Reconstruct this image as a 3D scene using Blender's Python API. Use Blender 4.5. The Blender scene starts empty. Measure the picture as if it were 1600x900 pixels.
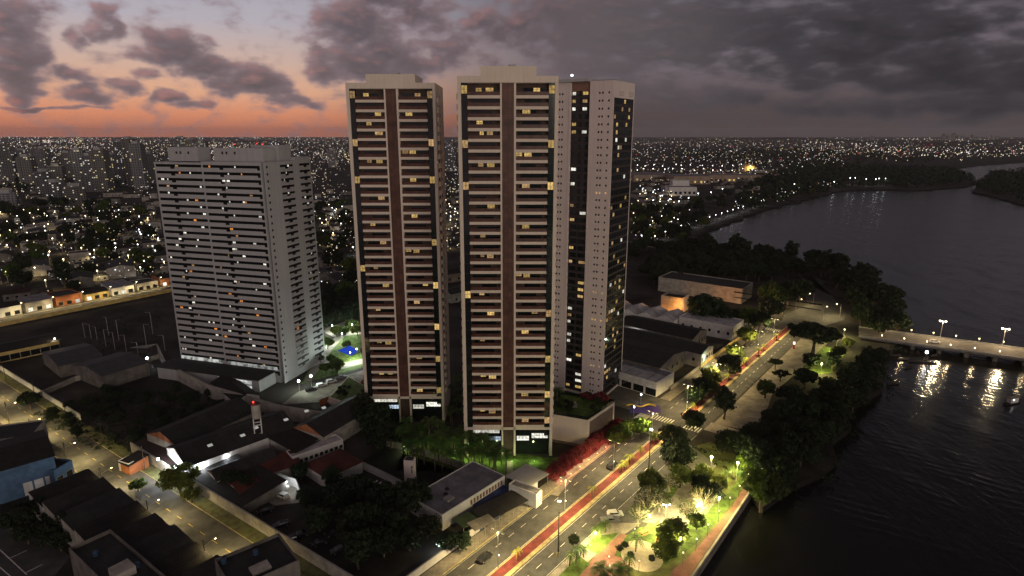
import bpy, bmesh, math, random
from mathutils import Vector, Matrix, noise as mnoise
R = random.Random(7)
scene = bpy.context.scene
col = scene.collection
# ------------------------------------------------------------------ camera, sky, sun, exposure
F, YH, CAMZ = 960.0, 208.0, 102.6          # focal length and horizon row of the 1600x900 photo, height of the drone
TH = math.atan((450 - YH) / F)
cam = bpy.data.objects.new('camera', bpy.data.cameras.new('camera'))
col.objects.link(cam); scene.camera = cam
cam.location = (0, 0, CAMZ); cam.rotation_euler = (math.pi / 2 - TH, 0, 0)
cam.data.sensor_width = 36; cam.data.lens = 36 * F / 1600
cam.data.clip_start = 1; cam.data.clip_end = 60000
SUN_AZ, SUN_EL = math.radians(156), math.radians(5)     # very low light added behind the drone to brighten the facades
SUN_STRENGTH, SUN_ANGLE, SUN_COL = 1.12, 40, (1.0, 0.85, 0.74)
sun = bpy.data.objects.new('twilight_sun', bpy.data.lights.new('twilight_sun', 'SUN')); col.objects.link(sun)
sun.data.energy = SUN_STRENGTH; sun.data.angle = math.radians(SUN_ANGLE); sun.data.color = SUN_COL
sun.rotation_euler = Vector((-math.sin(SUN_AZ) * math.cos(SUN_EL), -math.cos(SUN_AZ) * math.cos(SUN_EL), -math.sin(SUN_EL))).to_track_quat('-Z', 'Y').to_euler()
scene.view_settings.view_transform = 'Standard'; scene.view_settings.look = 'None'
scene.view_settings.exposure = 0.0; scene.view_settings.gamma = 1.0; scene.view_settings.use_curve_mapping = False
cy = scene.cycles
cy.use_denoising = True; cy.max_bounces = 5; cy.diffuse_bounces = 2; cy.glossy_bounces = 3; cy.transmission_bounces = 3; cy.transparent_max_bounces = 6
cy.sample_clamp_indirect = 3.0; cy.caustics_reflective = False; cy.caustics_refractive = False
cy.use_light_tree = True

def lin(c):
    return tuple((x / 255 / 12.92) if x / 255 <= 0.04045 else ((x / 255 + 0.055) / 1.055) ** 2.4 for x in c)

class NG:                                              # short hand for node trees
    def __init__(s, nt): s.nt = nt
    def n(s, t, **k):
        a = s.nt.nodes.new(t)
        for q, v in k.items(): setattr(a, q, v)
        return a
    def put(s, sock, v):
        if isinstance(v, (int, float)): sock.default_value = v
        elif isinstance(v, tuple): sock.default_value = v if len(v) == len(sock.default_value) else tuple(v) + (1.0,)
        else: s.nt.links.new(v, sock)
    def m(s, op, a, b=None, c=None, clamp=False):
        q = s.n('ShaderNodeMath', operation=op, use_clamp=clamp)
        s.put(q.inputs[0], a)
        if b is not None: s.put(q.inputs[1], b)
        if c is not None: s.put(q.inputs[2], c)
        return q.outputs[0]
    def mix(s, f, a, b):
        q = s.n('ShaderNodeMix', data_type='RGBA'); s.put(q.inputs[0], f); s.put(q.inputs[6], a); s.put(q.inputs[7], b)
        return q.outputs[2]
    def ss(s, x, lo, hi):
        q = s.n('ShaderNodeMapRange', interpolation_type='SMOOTHSTEP'); s.put(q.inputs[0], x); q.inputs[1].default_value = lo; q.inputs[2].default_value = hi
        return q.outputs[0]
    def noise(s, vec, scale, detail=2, rough=0.5, dist=0.0):
        q = s.n('ShaderNodeTexNoise'); q.inputs['Scale'].default_value = scale; q.inputs['Detail'].default_value = detail
        q.inputs['Roughness'].default_value = rough; q.inputs['Distortion'].default_value = dist
        if vec is not None: s.put(q.inputs['Vector'], vec)
        return q.outputs[0]
    def comb(s, x, y, z=0.0):
        q = s.n('ShaderNodeCombineXYZ'); s.put(q.inputs[0], x); s.put(q.inputs[1], y); s.put(q.inputs[2], z)
        return q.outputs[0]
    def ramp(s, f, stops):
        q = s.n('ShaderNodeValToRGB'); e = q.color_ramp.elements
        while len(e) < len(stops): e.new(0.5)
        for i, (p, c) in enumerate(stops): e[i].position = p; e[i].color = tuple(c) + (1,)
        s.put(q.inputs[0], f)
        return q.outputs[0]

def azel(px, py):
    a, b = (px - 800) / F, (py - 450) / F
    y = math.cos(TH) - b * math.sin(TH); z = -math.sin(TH) - b * math.cos(TH)
    return math.degrees(math.atan2(a, y)), math.degrees(math.atan2(z, math.hypot(a, y)))

# cloud banks of that evening: where they hang (as photo points turned into azimuth and elevation), half sizes, weight
CLOUDS = [(20, 40, 75, 62, 1.0), (20, 105, 60, 50, 1.0), (95, 118, 55, 22, .8), (30, 150, 40, 16, .8), (145, 148, 45, 20, .8), (75, 168, 110, 5, .8), (190, 138, 40, 18, .7),
          (160, 36, 36, 34, .75), (125, 60, 26, 20, .6), (270, 78, 75, 36, 1.0), (300, 98, 62, 26, .9), (222, 88, 28, 16, .7), (232, 120, 36, 12, .6), (258, 152, 40, 17, .95), (300, 166, 42, 9, .8),
          (390, 128, 78, 38, 1.0), (440, 150, 55, 18, .8), (480, 164, 40, 9, .6), (350, 112, 40, 22, .7),
          (560, 35, 85, 45, 1.0), (580, 92, 110, 42, 1.05), (520, 112, 52, 24, .9), (650, 100, 70, 30, .85), (660, 30, 55, 34, .8), (610, 0, 120, 30, .9), (700, 80, 60, 40, .75), (540, 150, 40, 9, .5),
          (770, 40, 90, 36, .8), (760, 92, 40, 18, .5), (900, 40, 180, 70, .8), (930, 100, 130, 30, .6), (1100, 50, 260, 70, .75), (1080, 150, 220, 34, .5), (1350, 60, 300, 100, .8), (1520, 120, 260, 100, .8), (1300, 165, 300, 34, .5)]
world = bpy.data.worlds.new('World'); scene.world = world; world.use_nodes = True
wt = world.node_tree; wt.nodes.clear()
def cloud_group():
    g = bpy.data.node_groups.new('cloud_density', 'ShaderNodeTree')
    g.interface.new_socket('az', in_out='INPUT', socket_type='NodeSocketFloat'); g.interface.new_socket('el', in_out='INPUT', socket_type='NodeSocketFloat')
    g.interface.new_socket('density', in_out='OUTPUT', socket_type='NodeSocketFloat')
    k = NG(g); gi = k.n('NodeGroupInput'); go = k.n('NodeGroupOutput')
    az0, el0 = gi.outputs[0], gi.outputs[1]
    base = k.comb(az0, k.m('MULTIPLY', el0, 1.7))
    wq = k.n('ShaderNodeTexNoise'); wq.inputs['Scale'].default_value = 0.30; wq.inputs['Detail'].default_value = 3; k.put(wq.inputs['Vector'], base)
    sp = k.n('ShaderNodeSeparateXYZ'); k.put(sp.inputs[0], wq.outputs['Color'])
    az = k.m('ADD', az0, k.m('MULTIPLY', k.m('SUBTRACT', sp.outputs[0], 0.5), 3.6))
    el = k.m('ADD', el0, k.m('MULTIPLY', k.m('SUBTRACT', sp.outputs[1], 0.5), 1.8))
    tot = None
    for (px, py, rx, ry, w) in CLOUDS:
        a, e = azel(px, py); ra = abs(azel(px + rx, py)[0] - azel(px - rx, py)[0]) / 2 * 1.15; re = abs(azel(px, py - ry)[1] - azel(px, py + ry)[1]) / 2 * 1.15
        u = k.m('DIVIDE', k.m('SUBTRACT', az, a), ra); v = k.m('DIVIDE', k.m('SUBTRACT', el, e), re)
        b = k.m('MULTIPLY', k.m('MAXIMUM', k.m('SUBTRACT', 1.0, k.m('MULTIPLY_ADD', u, u, k.m('MULTIPLY', v, v))), 0.0), w)
        tot = b if tot is None else k.m('SMOOTH_MAX', tot, b, 0.25)
    over = k.m('MAXIMUM', k.ss(el0, 14.0, 24.0), k.ss(k.m('ABSOLUTE', az0), 44.0, 60.0))     # overcast above and behind
    tot = k.m('MAXIMUM', tot, k.m('MULTIPLY', over, 0.8))
    fa = k.noise(base, 0.50, 7, 0.50, 0.1); fb2 = k.noise(k.comb(k.m('MULTIPLY', az0, .75), k.m('MULTIPLY', el0, 1.9)), 0.46, 7, 0.50, 0.1); eb = k.ss(az0, 0.0, 14.0)
    fbm = k.m('ADD', k.m('MULTIPLY', fb2, eb), k.m('MULTIPLY', fa, k.m('SUBTRACT', 1.0, eb)))
    d = k.m('ADD', tot, k.m('MULTIPLY', k.m('SUBTRACT', fbm, 0.53), 1.45))
    k.put(go.inputs[0], d)
    return g
CG = cloud_group()
w = NG(wt)
tc = w.n('ShaderNodeTexCoord'); sp = w.n('ShaderNodeSeparateXYZ'); w.put(sp.inputs[0], tc.outputs['Generated'])
X, Y, Z = sp.outputs
az = w.m('MULTIPLY', w.m('ARCTAN2', X, Y), 57.29578); el = w.m('MULTIPLY', w.m('ARCSINE', w.m('MINIMUM', w.m('MAXIMUM', Z, -1.0), 1.0)), 57.29578)
def dens(da, de):
    g = w.n('ShaderNodeGroup'); g.node_tree = CG
    w.put(g.inputs[0], w.m('ADD', az, da)); w.put(g.inputs[1], w.m('ADD', el, de))
    return g.outputs[0]
d0 = dens(0.0, 0.0); d1 = dens(-0.7, 0.55); d2 = dens(0.15, 0.28)
ele = w.m('DIVIDE', w.m('MAXIMUM', el, 0.0), 14.0)
west = w.ramp(ele, [(0.0, lin((194, 116, 94))), (0.10, lin((220, 140, 106))), (0.24, lin((226, 170, 138))), (0.40, lin((206, 174, 160))), (0.62, lin((180, 172, 181))), (1.0, lin((156, 158, 174)))])
east = w.ramp(ele, [(0.0, lin((70, 60, 62))), (0.16, lin((80, 67, 72))), (0.45, lin((114, 103, 111))), (1.0, lin((96, 92, 100)))])
fw = w.ss(az, 7.0, -22.0)
clear = w.mix(fw, east, west)
sky = w.n('ShaderNodeTexSky', sky_type='NISHITA'); sky.sun_disc = False; sky.sun_elevation = SUN_EL; sky.sun_rotation = SUN_AZ
skyc = w.n('ShaderNodeVectorMath', operation='SCALE'); w.put(skyc.inputs[0], sky.outputs[0]); skyc.inputs['Scale'].default_value = 0.004
add = w.n('ShaderNodeVectorMath', operation='ADD'); w.put(add.inputs[0], clear); w.put(add.inputs[1], skyc.outputs[0])
clear = add.outputs[0]
body = w.mix(w.ss(az, -20.0, 36.0), lin((88, 83, 89)), lin((37, 37, 41)))
body = w.mix(w.m('MULTIPLY', w.ss(az, -5.0, 8.0), w.ss(w.m('ABSOLUTE', w.m('SUBTRACT', az, 9.0)), 14.0, 2.0)), body, lin((92, 86, 88)))
rim = w.mix(w.ss(az, -10.0, 22.0), lin((176, 130, 128)), lin((92, 82, 87)))
rim = w.mix(w.m('MULTIPLY', w.ss(el, 4.0, 0.5), fw), rim, lin((176, 112, 98)))
edge = w.mix(w.ss(az, -12.0, 14.0), lin((146, 128, 134)), lin((72, 69, 74)))
body = w.mix(w.ss(d0, 0.15, 1.0), edge, body)
lit = w.m('MULTIPLY', w.ss(w.m('SUBTRACT', d0, d1), 0.02, 0.9), 0.7)
tex = w.ss(w.m('SUBTRACT', d0, d2), -0.45, 0.45)
cc = w.mix(lit, body, rim)
cc = w.mix(w.m('MULTIPLY', tex, 0.13), cc, rim)
cov = w.ss(d0, 0.06, 0.62)
skycol = w.mix(w.m('MULTIPLY', cov, 0.96), clear, cc)
bg = w.n('ShaderNodeBackground'); w.put(bg.inputs[0], skycol); bg.inputs[1].default_value = 1.0
out = w.n('ShaderNodeOutputWorld'); wt.links.new(bg.outputs[0], out.inputs[0])
world.cycles.sampling_method = 'MANUAL'; world.cycles.sample_map_resolution = 512

# ------------------------------------------------------------------ from photo points to the flat ground
def G(px, py, z=0.0):
    a, b = (px - 800) / F, (py - 450) / F
    y = math.cos(TH) - b * math.sin(TH); zz = -math.sin(TH) - b * math.cos(TH)
    t = (z - CAMZ) / zz
    return Vector((a * t, y * t))
def AT(px, py, Yd):
    a, b = (px - 800) / F, (py - 450) / F
    y = math.cos(TH) - b * math.sin(TH); zz = -math.sin(TH) - b * math.cos(TH)
    return a * Yd / y, CAMZ + zz * Yd / y
A0, AD, AN = Vector((-3.1, 125.5)), Vector((.624, .7814)), Vector((.7814, -.624))     # the avenue: start, along, across to the river
def av(s, t): return A0 + AD * s + AN * t
AVR = math.atan2(AD.y, AD.x)

# ------------------------------------------------------------------ materials
MATS = {}
def pbr(name, c, rough=0.8, var=0.25, scale=0.4, metal=0.0, spec=0.3, bump=0.0, c2=None, detail=4, objrand=0.0, trans=0.0, coord='Object', stretch=0):
    if name in MATS: return MATS[name]
    m = bpy.data.materials.new(name); m.use_nodes = True; k = NG(m.node_tree); b = m.node_tree.nodes['Principled BSDF']
    t = k.n('ShaderNodeTexCoord'); v = t.outputs[coord]
    if stretch:                                       # rain streaks run down the render
        mpp = k.n('ShaderNodeMapping'); k.put(mpp.inputs[0], v); mpp.inputs['Scale'].default_value = (2.2, 2.2, .12); v2 = mpp.outputs[0]
        f = k.m('ADD', k.m('MULTIPLY', k.noise(v2, scale * 3, 4, 0.6), .6), k.m('MULTIPLY', k.noise(v, scale * .5, 3, .5), .4))
    else: f = k.noise(v, scale, detail, 0.6)
    dark = tuple(x * (1 - var) for x in c); light = tuple(min(1, x * (1 + var)) for x in (c2 or c))
    colr = k.mix(k.ss(f, 0.28, 0.72), dark, light)
    if objrand:
        oi = k.n('ShaderNodeObjectInfo'); h = k.n('ShaderNodeHueSaturation'); k.put(h.inputs['Color'], colr)
        k.put(h.inputs['Value'], k.m('MULTIPLY_ADD', oi.outputs['Random'], objrand * 2, 1 - objrand))
        k.put(h.inputs['Hue'], k.m('MULTIPLY_ADD', k.m('FRACT', k.m('MULTIPLY', oi.outputs['Random'], 17.3)), 0.06, 0.47))
        colr = h.outputs[0]
    k.put(b.inputs['Base Color'], colr); b.inputs['Roughness'].default_value = rough; b.inputs['Metallic'].default_value = metal
    b.inputs['Specular IOR Level'].default_value = spec
    if bump:
        q = k.n('ShaderNodeBump'); q.inputs['Strength'].default_value = bump; q.inputs['Distance'].default_value = 0.1
        k.put(q.inputs['Height'], k.noise(v, scale * 4, 4)); k.put(b.inputs['Normal'], q.outputs[0])
    if trans:
        tr = k.n('ShaderNodeBsdfTranslucent'); k.put(tr.inputs[0], colr); mx = k.n('ShaderNodeMixShader'); mx.inputs[0].default_value = trans
        o = m.node_tree.nodes['Material Output']
        m.node_tree.links.new(b.outputs[0], mx.inputs[1]); m.node_tree.links.new(tr.outputs[0], mx.inputs[2]); m.node_tree.links.new(mx.outputs[0], o.inputs[0])
    MATS[name] = m
    return m
def emit(name, c, s=1.0, var=0.0, scale=1.0):
    if name in MATS: return MATS[name]
    m = bpy.data.materials.new(name); m.use_nodes = True; k = NG(m.node_tree); m.node_tree.nodes.remove(m.node_tree.nodes['Principled BSDF'])
    e = k.n('ShaderNodeEmission'); e.inputs[0].default_value = tuple(c) + (1,); e.inputs[1].default_value = s
    if var:
        t = k.n('ShaderNodeTexCoord'); oi = k.n('ShaderNodeObjectInfo'); k.put(e.inputs[1], k.m('MULTIPLY', k.m('MULTIPLY', k.m('MULTIPLY_ADD', oi.outputs['Random'], .8, .5), s), k.m('MULTIPLY_ADD', k.ss(k.noise(t.outputs['Object'], scale, 2), 0.3, 0.7), var * 2, 1 - var)))
    m.node_tree.links.new(e.outputs[0], m.node_tree.nodes['Material Output'].inputs[0])
    m.cycles.emission_sampling = 'NONE'
    MATS[name] = m
    return m
def tiled(name, c, c2, sx, sy, mortar=0.04, rough=0.7, mc=None, offset=0.5, bump=0.0, axes='XY'):
    if name in MATS: return MATS[name]
    m = bpy.data.materials.new(name); m.use_nodes = True; k = NG(m.node_tree); b = m.node_tree.nodes['Principled BSDF']
    t = k.n('ShaderNodeTexCoord'); sp = k.n('ShaderNodeSeparateXYZ'); k.put(sp.inputs[0], t.outputs['Object'])
    v = k.comb(sp.outputs['XYZ'.index(axes[0])], sp.outputs['XYZ'.index(axes[1])])
    q = k.n('ShaderNodeTexBrick'); q.offset = offset; k.put(q.inputs['Vector'], v)
    q.inputs['Color1'].default_value = tuple(c) + (1,); q.inputs['Color2'].default_value = tuple(c2) + (1,)
    q.inputs['Mortar'].default_value = tuple(mc or [x * .55 for x in c]) + (1,)
    q.inputs['Scale'].default_value = 1; q.inputs['Mortar Size'].default_value = mortar; q.inputs['Brick Width'].default_value = sx; q.inputs['Row Height'].default_value = sy
    nz = k.ss(k.noise(t.outputs['Object'], 0.25, 5, 0.65), 0.3, 0.7)
    hs = k.n('ShaderNodeHueSaturation'); k.put(hs.inputs['Color'], q.outputs[0]); k.put(hs.inputs['Value'], k.m('MULTIPLY_ADD', nz, 0.6, 0.7))
    k.put(b.inputs['Base Color'], hs.outputs[0]); b.inputs['Roughness'].default_value = rough
    b.inputs['Specular IOR Level'].default_value = 0.3
    if bump:
        bp = k.n('ShaderNodeBump'); bp.inputs['Strength'].default_value = bump; bp.inputs['Distance'].default_value = 0.1; k.put(bp.inputs['Height'], q.outputs['Fac']); bp.invert = True; k.put(b.inputs['Normal'], bp.outputs[0])
    MATS[name] = m
    return m
wall_beige = pbr('tower_render_beige', (.62, .53, .44), .8, .09, .25, stretch=1)
wall_grey = pbr('tower_render_grey', (.36, .355, .36), .8, .10, .12, stretch=1)
wall_white = pbr('tower_render_white', (.62, .525, .50), .8, .08, .2, stretch=1)
plaster = pbr('aged_plaster', (.34, .31, .27), .85, .30, .35, detail=6)
plaster_dark = pbr('sooty_plaster', (.15, .135, .12), .9, .35, .3, detail=6)
plaster_white = pbr('white_plaster', (.62, .60, .57), .85, .14, .4, detail=6)
plaster_blue = pbr('blue_painted_wall', (.07, .13, .22), .8, .25, .5, detail=6)
plaster_orange = pbr('orange_painted_wall', (.34, .12, .05), .85, .25, .5, detail=6)
plaster_yellow = pbr('ochre_painted_wall', (.55, .40, .14), .85, .25, .4, detail=6)
brown_tile = tiled('brown_facade_tile', (.105, .048, .034), (.075, .034, .026), 1.1, 1.5, .03, .35, (.05, .025, .02), 0.0, axes='XZ')
dark_glass = pbr('dark_glazing', (.008, .011, .012), .06, .3, .7, spec=0.8)
green_glass = pbr('green_glazing', (.007, .014, .011), .08, .4, .25, spec=0.7)
rail_glass = pbr('smoked_railing_glass', (.080, .032, .023), .3, .35, .5, spec=0.35)
recess = pbr('balcony_back_wall', (.060, .037, .028), .8, .3, .5)  # brownish wall, its colour darkened further for the shade inside the balconies
metal = pbr('galvanised_steel', (.34, .34, .33), .5, .1, 1, .6)
metal_dark = pbr('dark_painted_steel', (.02, .02, .02), .5, .1, 1)
wood_pole = pbr('weathered_wood', (.07, .05, .04), .9, .2, 1)
concrete = pbr('concrete', (.28, .27, .25), .9, .2, .5, detail=6)
roof_dark = tiled('dark_corrugated_roof', (.022, .021, .021), (.030, .028, .027), .55, 6, .05, .85, (.013, .012, .012), .5, .3)
roof_black = tiled('sooty_tile_roof', (.014, .012, .011), (.022, .018, .016), .9, 1.1, .08, .9, (.008, .007, .007), .5, .4)
roof_grey = tiled('grey_sheet_roof', (.15, .145, .16), (.18, .175, .19), 1.0, 7, .02, .75, None, .5, .2)
roof_red = tiled('red_tile_roof', (.10, .026, .017), (.075, .022, .016), .5, .7, .06, .9, None, .5, .4)
roof_pale = tiled('pale_sheet_roof', (.40, .38, .37), (.34, .33, .33), 1.1, 8, .02, .7, None, .5, .2)
asphalt = pbr('asphalt', (.060, .058, .056), .85, .28, .35, bump=.15, detail=7)
asphalt_old = pbr('worn_asphalt', (.085, .080, .074), .9, .35, .25, bump=.15, detail=7)
pave = tiled('pale_paving', (.26, .23, .19), (.22, .195, .16), 1.2, 1.2, .03, .9, None, 0)
pave_pink = tiled('pink_brick_paving', (.27, .125, .095), (.23, .11, .085), .8, .4, .05, .9)
pave_red = pbr('red_cycle_paint', (.135, .026, .024), .8, .40, .4, detail=8)
kerb_m = pbr('yellowed_kerb', (.34, .28, .14), .8, .35, .6)
white_paint = pbr('white_road_paint', (.62, .60, .52), .7, .3, 1.2)
grassm = pbr('lawn_grass', (.075, .115, .020), .95, .5, .6, detail=8, bump=.4)
soil = pbr('dark_soil', (.022, .019, .014), .95, .5, .12, detail=8)
sandm = pbr('sand', (.40, .34, .24), .95, .15, .8)
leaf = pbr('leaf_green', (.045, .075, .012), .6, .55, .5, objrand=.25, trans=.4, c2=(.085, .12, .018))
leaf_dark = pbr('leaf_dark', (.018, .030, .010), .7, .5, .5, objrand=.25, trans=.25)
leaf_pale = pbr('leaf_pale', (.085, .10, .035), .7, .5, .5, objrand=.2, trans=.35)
leaf_red = pbr('bougainvillea', (.24, .034, .042), .7, .6, .9, trans=.35)
palm_lit = pbr('lamplit_palm_leaf', (.22, .25, .03), .5, .3, .6, objrand=.15, trans=.4)  # paler copy of the palm leaf, with lamp light put into its colour
palm_leaf = pbr('palm_leaf', (.06, .11, .018), .5, .4, .6, objrand=.2, trans=.3)
bark = pbr('bark', (.10, .075, .05), .9, .3, 1.5)
bark_pale = pbr('pale_bark', (.36, .31, .22), .9, .2, 1.5)
warm = lin((255, 222, 120)); white = lin((255, 246, 228)); cold = lin((225, 240, 255)); amber = lin((255, 170, 80))
lamp_warm = emit('lamp_warm', (1, .80, .42), 14.0); lamp_white = emit('lamp_white', (1, .97, .90), 14.0); lamp_cold = emit('lamp_cold', (.86, .95, 1), 14.0)
lamp_amber = emit('lamp_amber', (1, .48, .14), 10.0); lamp_red = emit('lamp_red', (1, .03, .02), 6.0)
win_yellow = emit('lit_window_yellow', lin((222, 184, 112)), .80, .35, 1.3); win_gold = emit('lit_window_gold', lin((208, 168, 116)), .70, .35, 1.3)
win_white = emit('lit_window_white', lin((244, 240, 224)), 1.0, .35, 1.3); win_orange = emit('lit_window_orange', lin((240, 150, 66)), .9, .4, 1.3)
win_cold = emit('lit_window_cold', lin((196, 214, 236)), .8, .4, 1.3)

# ------------------------------------------------------------------ mesh builder and scene helpers
class MB:
    def __init__(s): s.v, s.f, s.m = [], [], []
    def quad(s, pts, mat=0):
        i = len(s.v); s.v += [tuple(p) for p in pts]; s.f.append(tuple(range(i, i + len(pts)))); s.m.append(mat)
        return s
    def box(s, x0, x1, y0, y1, z0, z1, mat=0, top=None):
        s.prism([(x0, y0), (x1, y0), (x1, y1), (x0, y1)], z0, z1, mat, top)
        return s
    def prism(s, pts, z0, z1, mat=0, top=None):
        n = len(pts); i = len(s.v)
        a = sum(pts[k][0] * pts[(k + 1) % n][1] - pts[(k + 1) % n][0] * pts[k][1] for k in range(n))
        if a < 0: pts = pts[::-1]
        s.v += [(p[0], p[1], z0) for p in pts] + [(p[0], p[1], z1) for p in pts]
        for k in range(n):
            q = (k + 1) % n; s.f.append((i + k, i + q, i + n + q, i + n + k)); s.m.append(mat)
        s.f.append(tuple(i + n + k for k in range(n))); s.m.append(mat if top is None else top)
        s.f.append(tuple(i + n - 1 - k for k in range(n))); s.m.append(mat)
        return s
    def cyl(s, x, y, z0, z1, r0, r1=None, n=8, mat=0):
        return s.tube((x, y, z0), (x, y, z1), r0, r0 if r1 is None else r1, n, mat)
    def tube(s, p, q, r0, r1=None, n=6, mat=0):
        r1 = r0 if r1 is None else r1
        p, q = Vector(p), Vector(q); d = (q - p)
        if d.length < 1e-6: return s
        d.normalize(); a = d.orthogonal().normalized(); b = d.cross(a); i = len(s.v)
        for c, r in ((p, r0), (q, r1)):
            for k in range(n):
                t = 2 * math.pi * k / n; s.v.append(tuple(c + (a * math.cos(t) + b * math.sin(t)) * r))
        for k in range(n):
            w2 = (k + 1) % n; s.f.append((i + k, i + w2, i + n + w2, i + n + k)); s.m.append(mat)
        s.f.append(tuple(i + n + k for k in range(n))); s.m.append(mat); s.f.append(tuple(i + n - 1 - k for k in range(n))); s.m.append(mat)
        return s
    def ball(s, c, r, n=8, m=5, mat=0, sz=1.0):
        i = len(s.v)
        for a in range(m + 1):
            th = math.pi * a / m
            for b in range(n):
                ph = 2 * math.pi * b / n; s.v.append((c[0] + r * math.sin(th) * math.cos(ph), c[1] + r * math.sin(th) * math.sin(ph), c[2] + r * sz * math.cos(th)))
        for a in range(m):
            for b in range(n):
                q = (b + 1) % n; s.f.append((i + a * n + b, i + (a + 1) * n + b, i + (a + 1) * n + q, i + a * n + q)); s.m.append(mat)
        return s
    def mesh(s, name, mats):
        me = bpy.data.meshes.new(name); me.from_pydata(s.v, [], s.f); me.polygons.foreach_set('material_index', s.m)
        for q in (mats if isinstance(mats, (list, tuple)) else [mats]): me.materials.append(q)
        me.update()
        return me
    def build(s, name, mats, parent=None, loc=(0, 0, 0), rz=0.0):
        return place(name, s.mesh(name, mats), parent, loc, rz)
def place(name, me, parent=None, loc=(0, 0, 0), rz=0.0, sc=None):
    o = bpy.data.objects.new(name, me); col.objects.link(o)
    o.location = (loc[0], loc[1], loc[2] if len(loc) > 2 else 0); o.rotation_euler = (0, 0, rz)
    if sc: o.scale = (sc, sc, sc) if isinstance(sc, (int, float)) else sc
    if parent: o.parent = parent
    return o
def tag(o, label=None, cat=None, group=None, kind=None):
    if label: o['label'] = label
    if cat: o['category'] = cat
    if group: o['group'] = group
    if kind: o['kind'] = kind
    return o
def root(name, label, cat, loc=(0, 0, 0), rz=0.0, group=None, sc=None):
    return tag(place(name, None, None, loc, rz, sc), label, cat, group)
KIDS = {}
def copy_tree(o, loc=None, rz=None, sc=None, label=None, group=None, parent=None):
    c = o.copy(); col.objects.link(c)
    if parent: c.parent = parent
    if loc is not None: c.location = (loc[0], loc[1], loc[2] if len(loc) > 2 else 0)
    if rz is not None: c.rotation_euler = (0, 0, rz)
    if sc is not None: c.scale = (sc, sc, sc) if isinstance(sc, (int, float)) else sc
    if label: c['label'] = label
    if group: c['group'] = group
    ch = KIDS.get(o.name)
    if ch is None: ch = KIDS[o.name] = list(o.children)
    for h in ch: copy_tree(h, parent=c)
    return c
def light(kind, parent, loc, power, colr, r=0.25, cone=150, name='lamp_light'):
    key = (kind, power, colr, r, cone)
    d = LD.get(key)
    if d is None:
        d = LD[key] = bpy.data.lights.new(name, kind); d.energy = power; d.color = colr; d.shadow_soft_size = r
        if kind == 'SPOT': d.spot_size = math.radians(cone); d.spot_blend = 0.6
    o = bpy.data.objects.new(name, d); col.objects.link(o); o.location = loc
    if parent: o.parent = parent
    return o
LD = {}
def struct(name, mb, mats): return tag(mb.build(name, mats), kind='structure')
def sheet(name, pts, z, mat, kind='structure', label=None, cat=None):
    b = MB(); a = sum(pts[k][0] * pts[(k + 1) % len(pts)][1] - pts[(k + 1) % len(pts)][0] * pts[k][1] for k in range(len(pts)))
    pts = [(p[0], p[1], z) for p in (pts if a > 0 else pts[::-1])]
    b.quad(pts); o = b.build(name, mat)
    return tag(o, label, cat, None, kind)
def avsheet(name, s0, s1, t0, t1, z, mat): return sheet(name, [av(s0, t0), av(s1, t0), av(s1, t1), av(s0, t1)], z, mat)
ORD = ['first', 'second', 'third', 'fourth', 'fifth', 'sixth', 'seventh', 'eighth', 'ninth', 'tenth', 'eleventh', 'twelfth', 'thirteenth', 'fourteenth', 'fifteenth', 'sixteenth', 'seventeenth', 'eighteenth', 'nineteenth', 'twentieth', 'twenty-first', 'twenty-second', 'twenty-third', 'twenty-fourth', 'twenty-fifth', 'twenty-sixth', 'twenty-seventh', 'twenty-eighth', 'twenty-ninth', 'thirtieth']
# ------------------------------------------------------------------ terrain, river, far hills
SHORE = [(1030, 985), (1080, 900), (1172, 768), (1192, 792), (1240, 758), (1300, 690), (1352, 622), (1378, 572), (1396, 545), (1416, 515), (1398, 480), (1355, 440), (1300, 415), (1150, 392), (1065, 385), (1085, 368),
         (1140, 346), (1200, 326), (1310, 298), (1340, 296), (1440, 297), (1512, 291), (1522, 282), (1490, 273), (1484, 267), (1500, 262), (1530, 258), (1600, 253), (1720, 248)]
def fine(pts, amp, seg):
    out = []
    for i in range(len(pts) - 1):
        a, b = G(*pts[i]), G(*pts[i + 1]); L = (b - a).length; n = max(1, int(L / seg)); nrm = Vector((-(b - a).y, (b - a).x)).normalized()
        for k in range(n):
            p = a.lerp(b, k / n)
            if i > 1 and k: p = p + nrm * mnoise.noise(Vector((p.x * .03, p.y * .03, 1))) * amp * (1 + L / 300)
            out.append(p)
    out.append(G(*pts[-1])); return out
shore = fine(SHORE, 7, 12)
landpts = [Vector((-9000, -200))] + [Vector((32, 60))] + shore + [Vector((9000, 3200)), Vector((20000, 5200)), Vector((20000, 17000)), Vector((-20000, 17000)), Vector((-20000, -200))]
b = MB(); b.prism([(p.x, p.y) for p in landpts], -4.0, 0.0, 1, 0)
groundm = pbr('city_ground', (.030, .027, .024), .95, .5, .035, detail=10, spec=.1, c2=(.045, .04, .034))
mud = pbr('bank_mud', (.010, .009, .007), .9, .4, .3)
ground = struct('ground', b, [groundm, mud])
isl = fine([(1519, 300), (1530, 286), (1548, 274), (1565, 267), (1600, 270), (1760, 266), (1800, 420), (1640, 335), (1600, 320), (1550, 306), (1519, 300)], 6, 20)
b = MB(); b.prism([(p.x, p.y) for p in isl], -4.0, 0.3, 1, 0); struct('ground', b, [groundm, mud])
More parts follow.
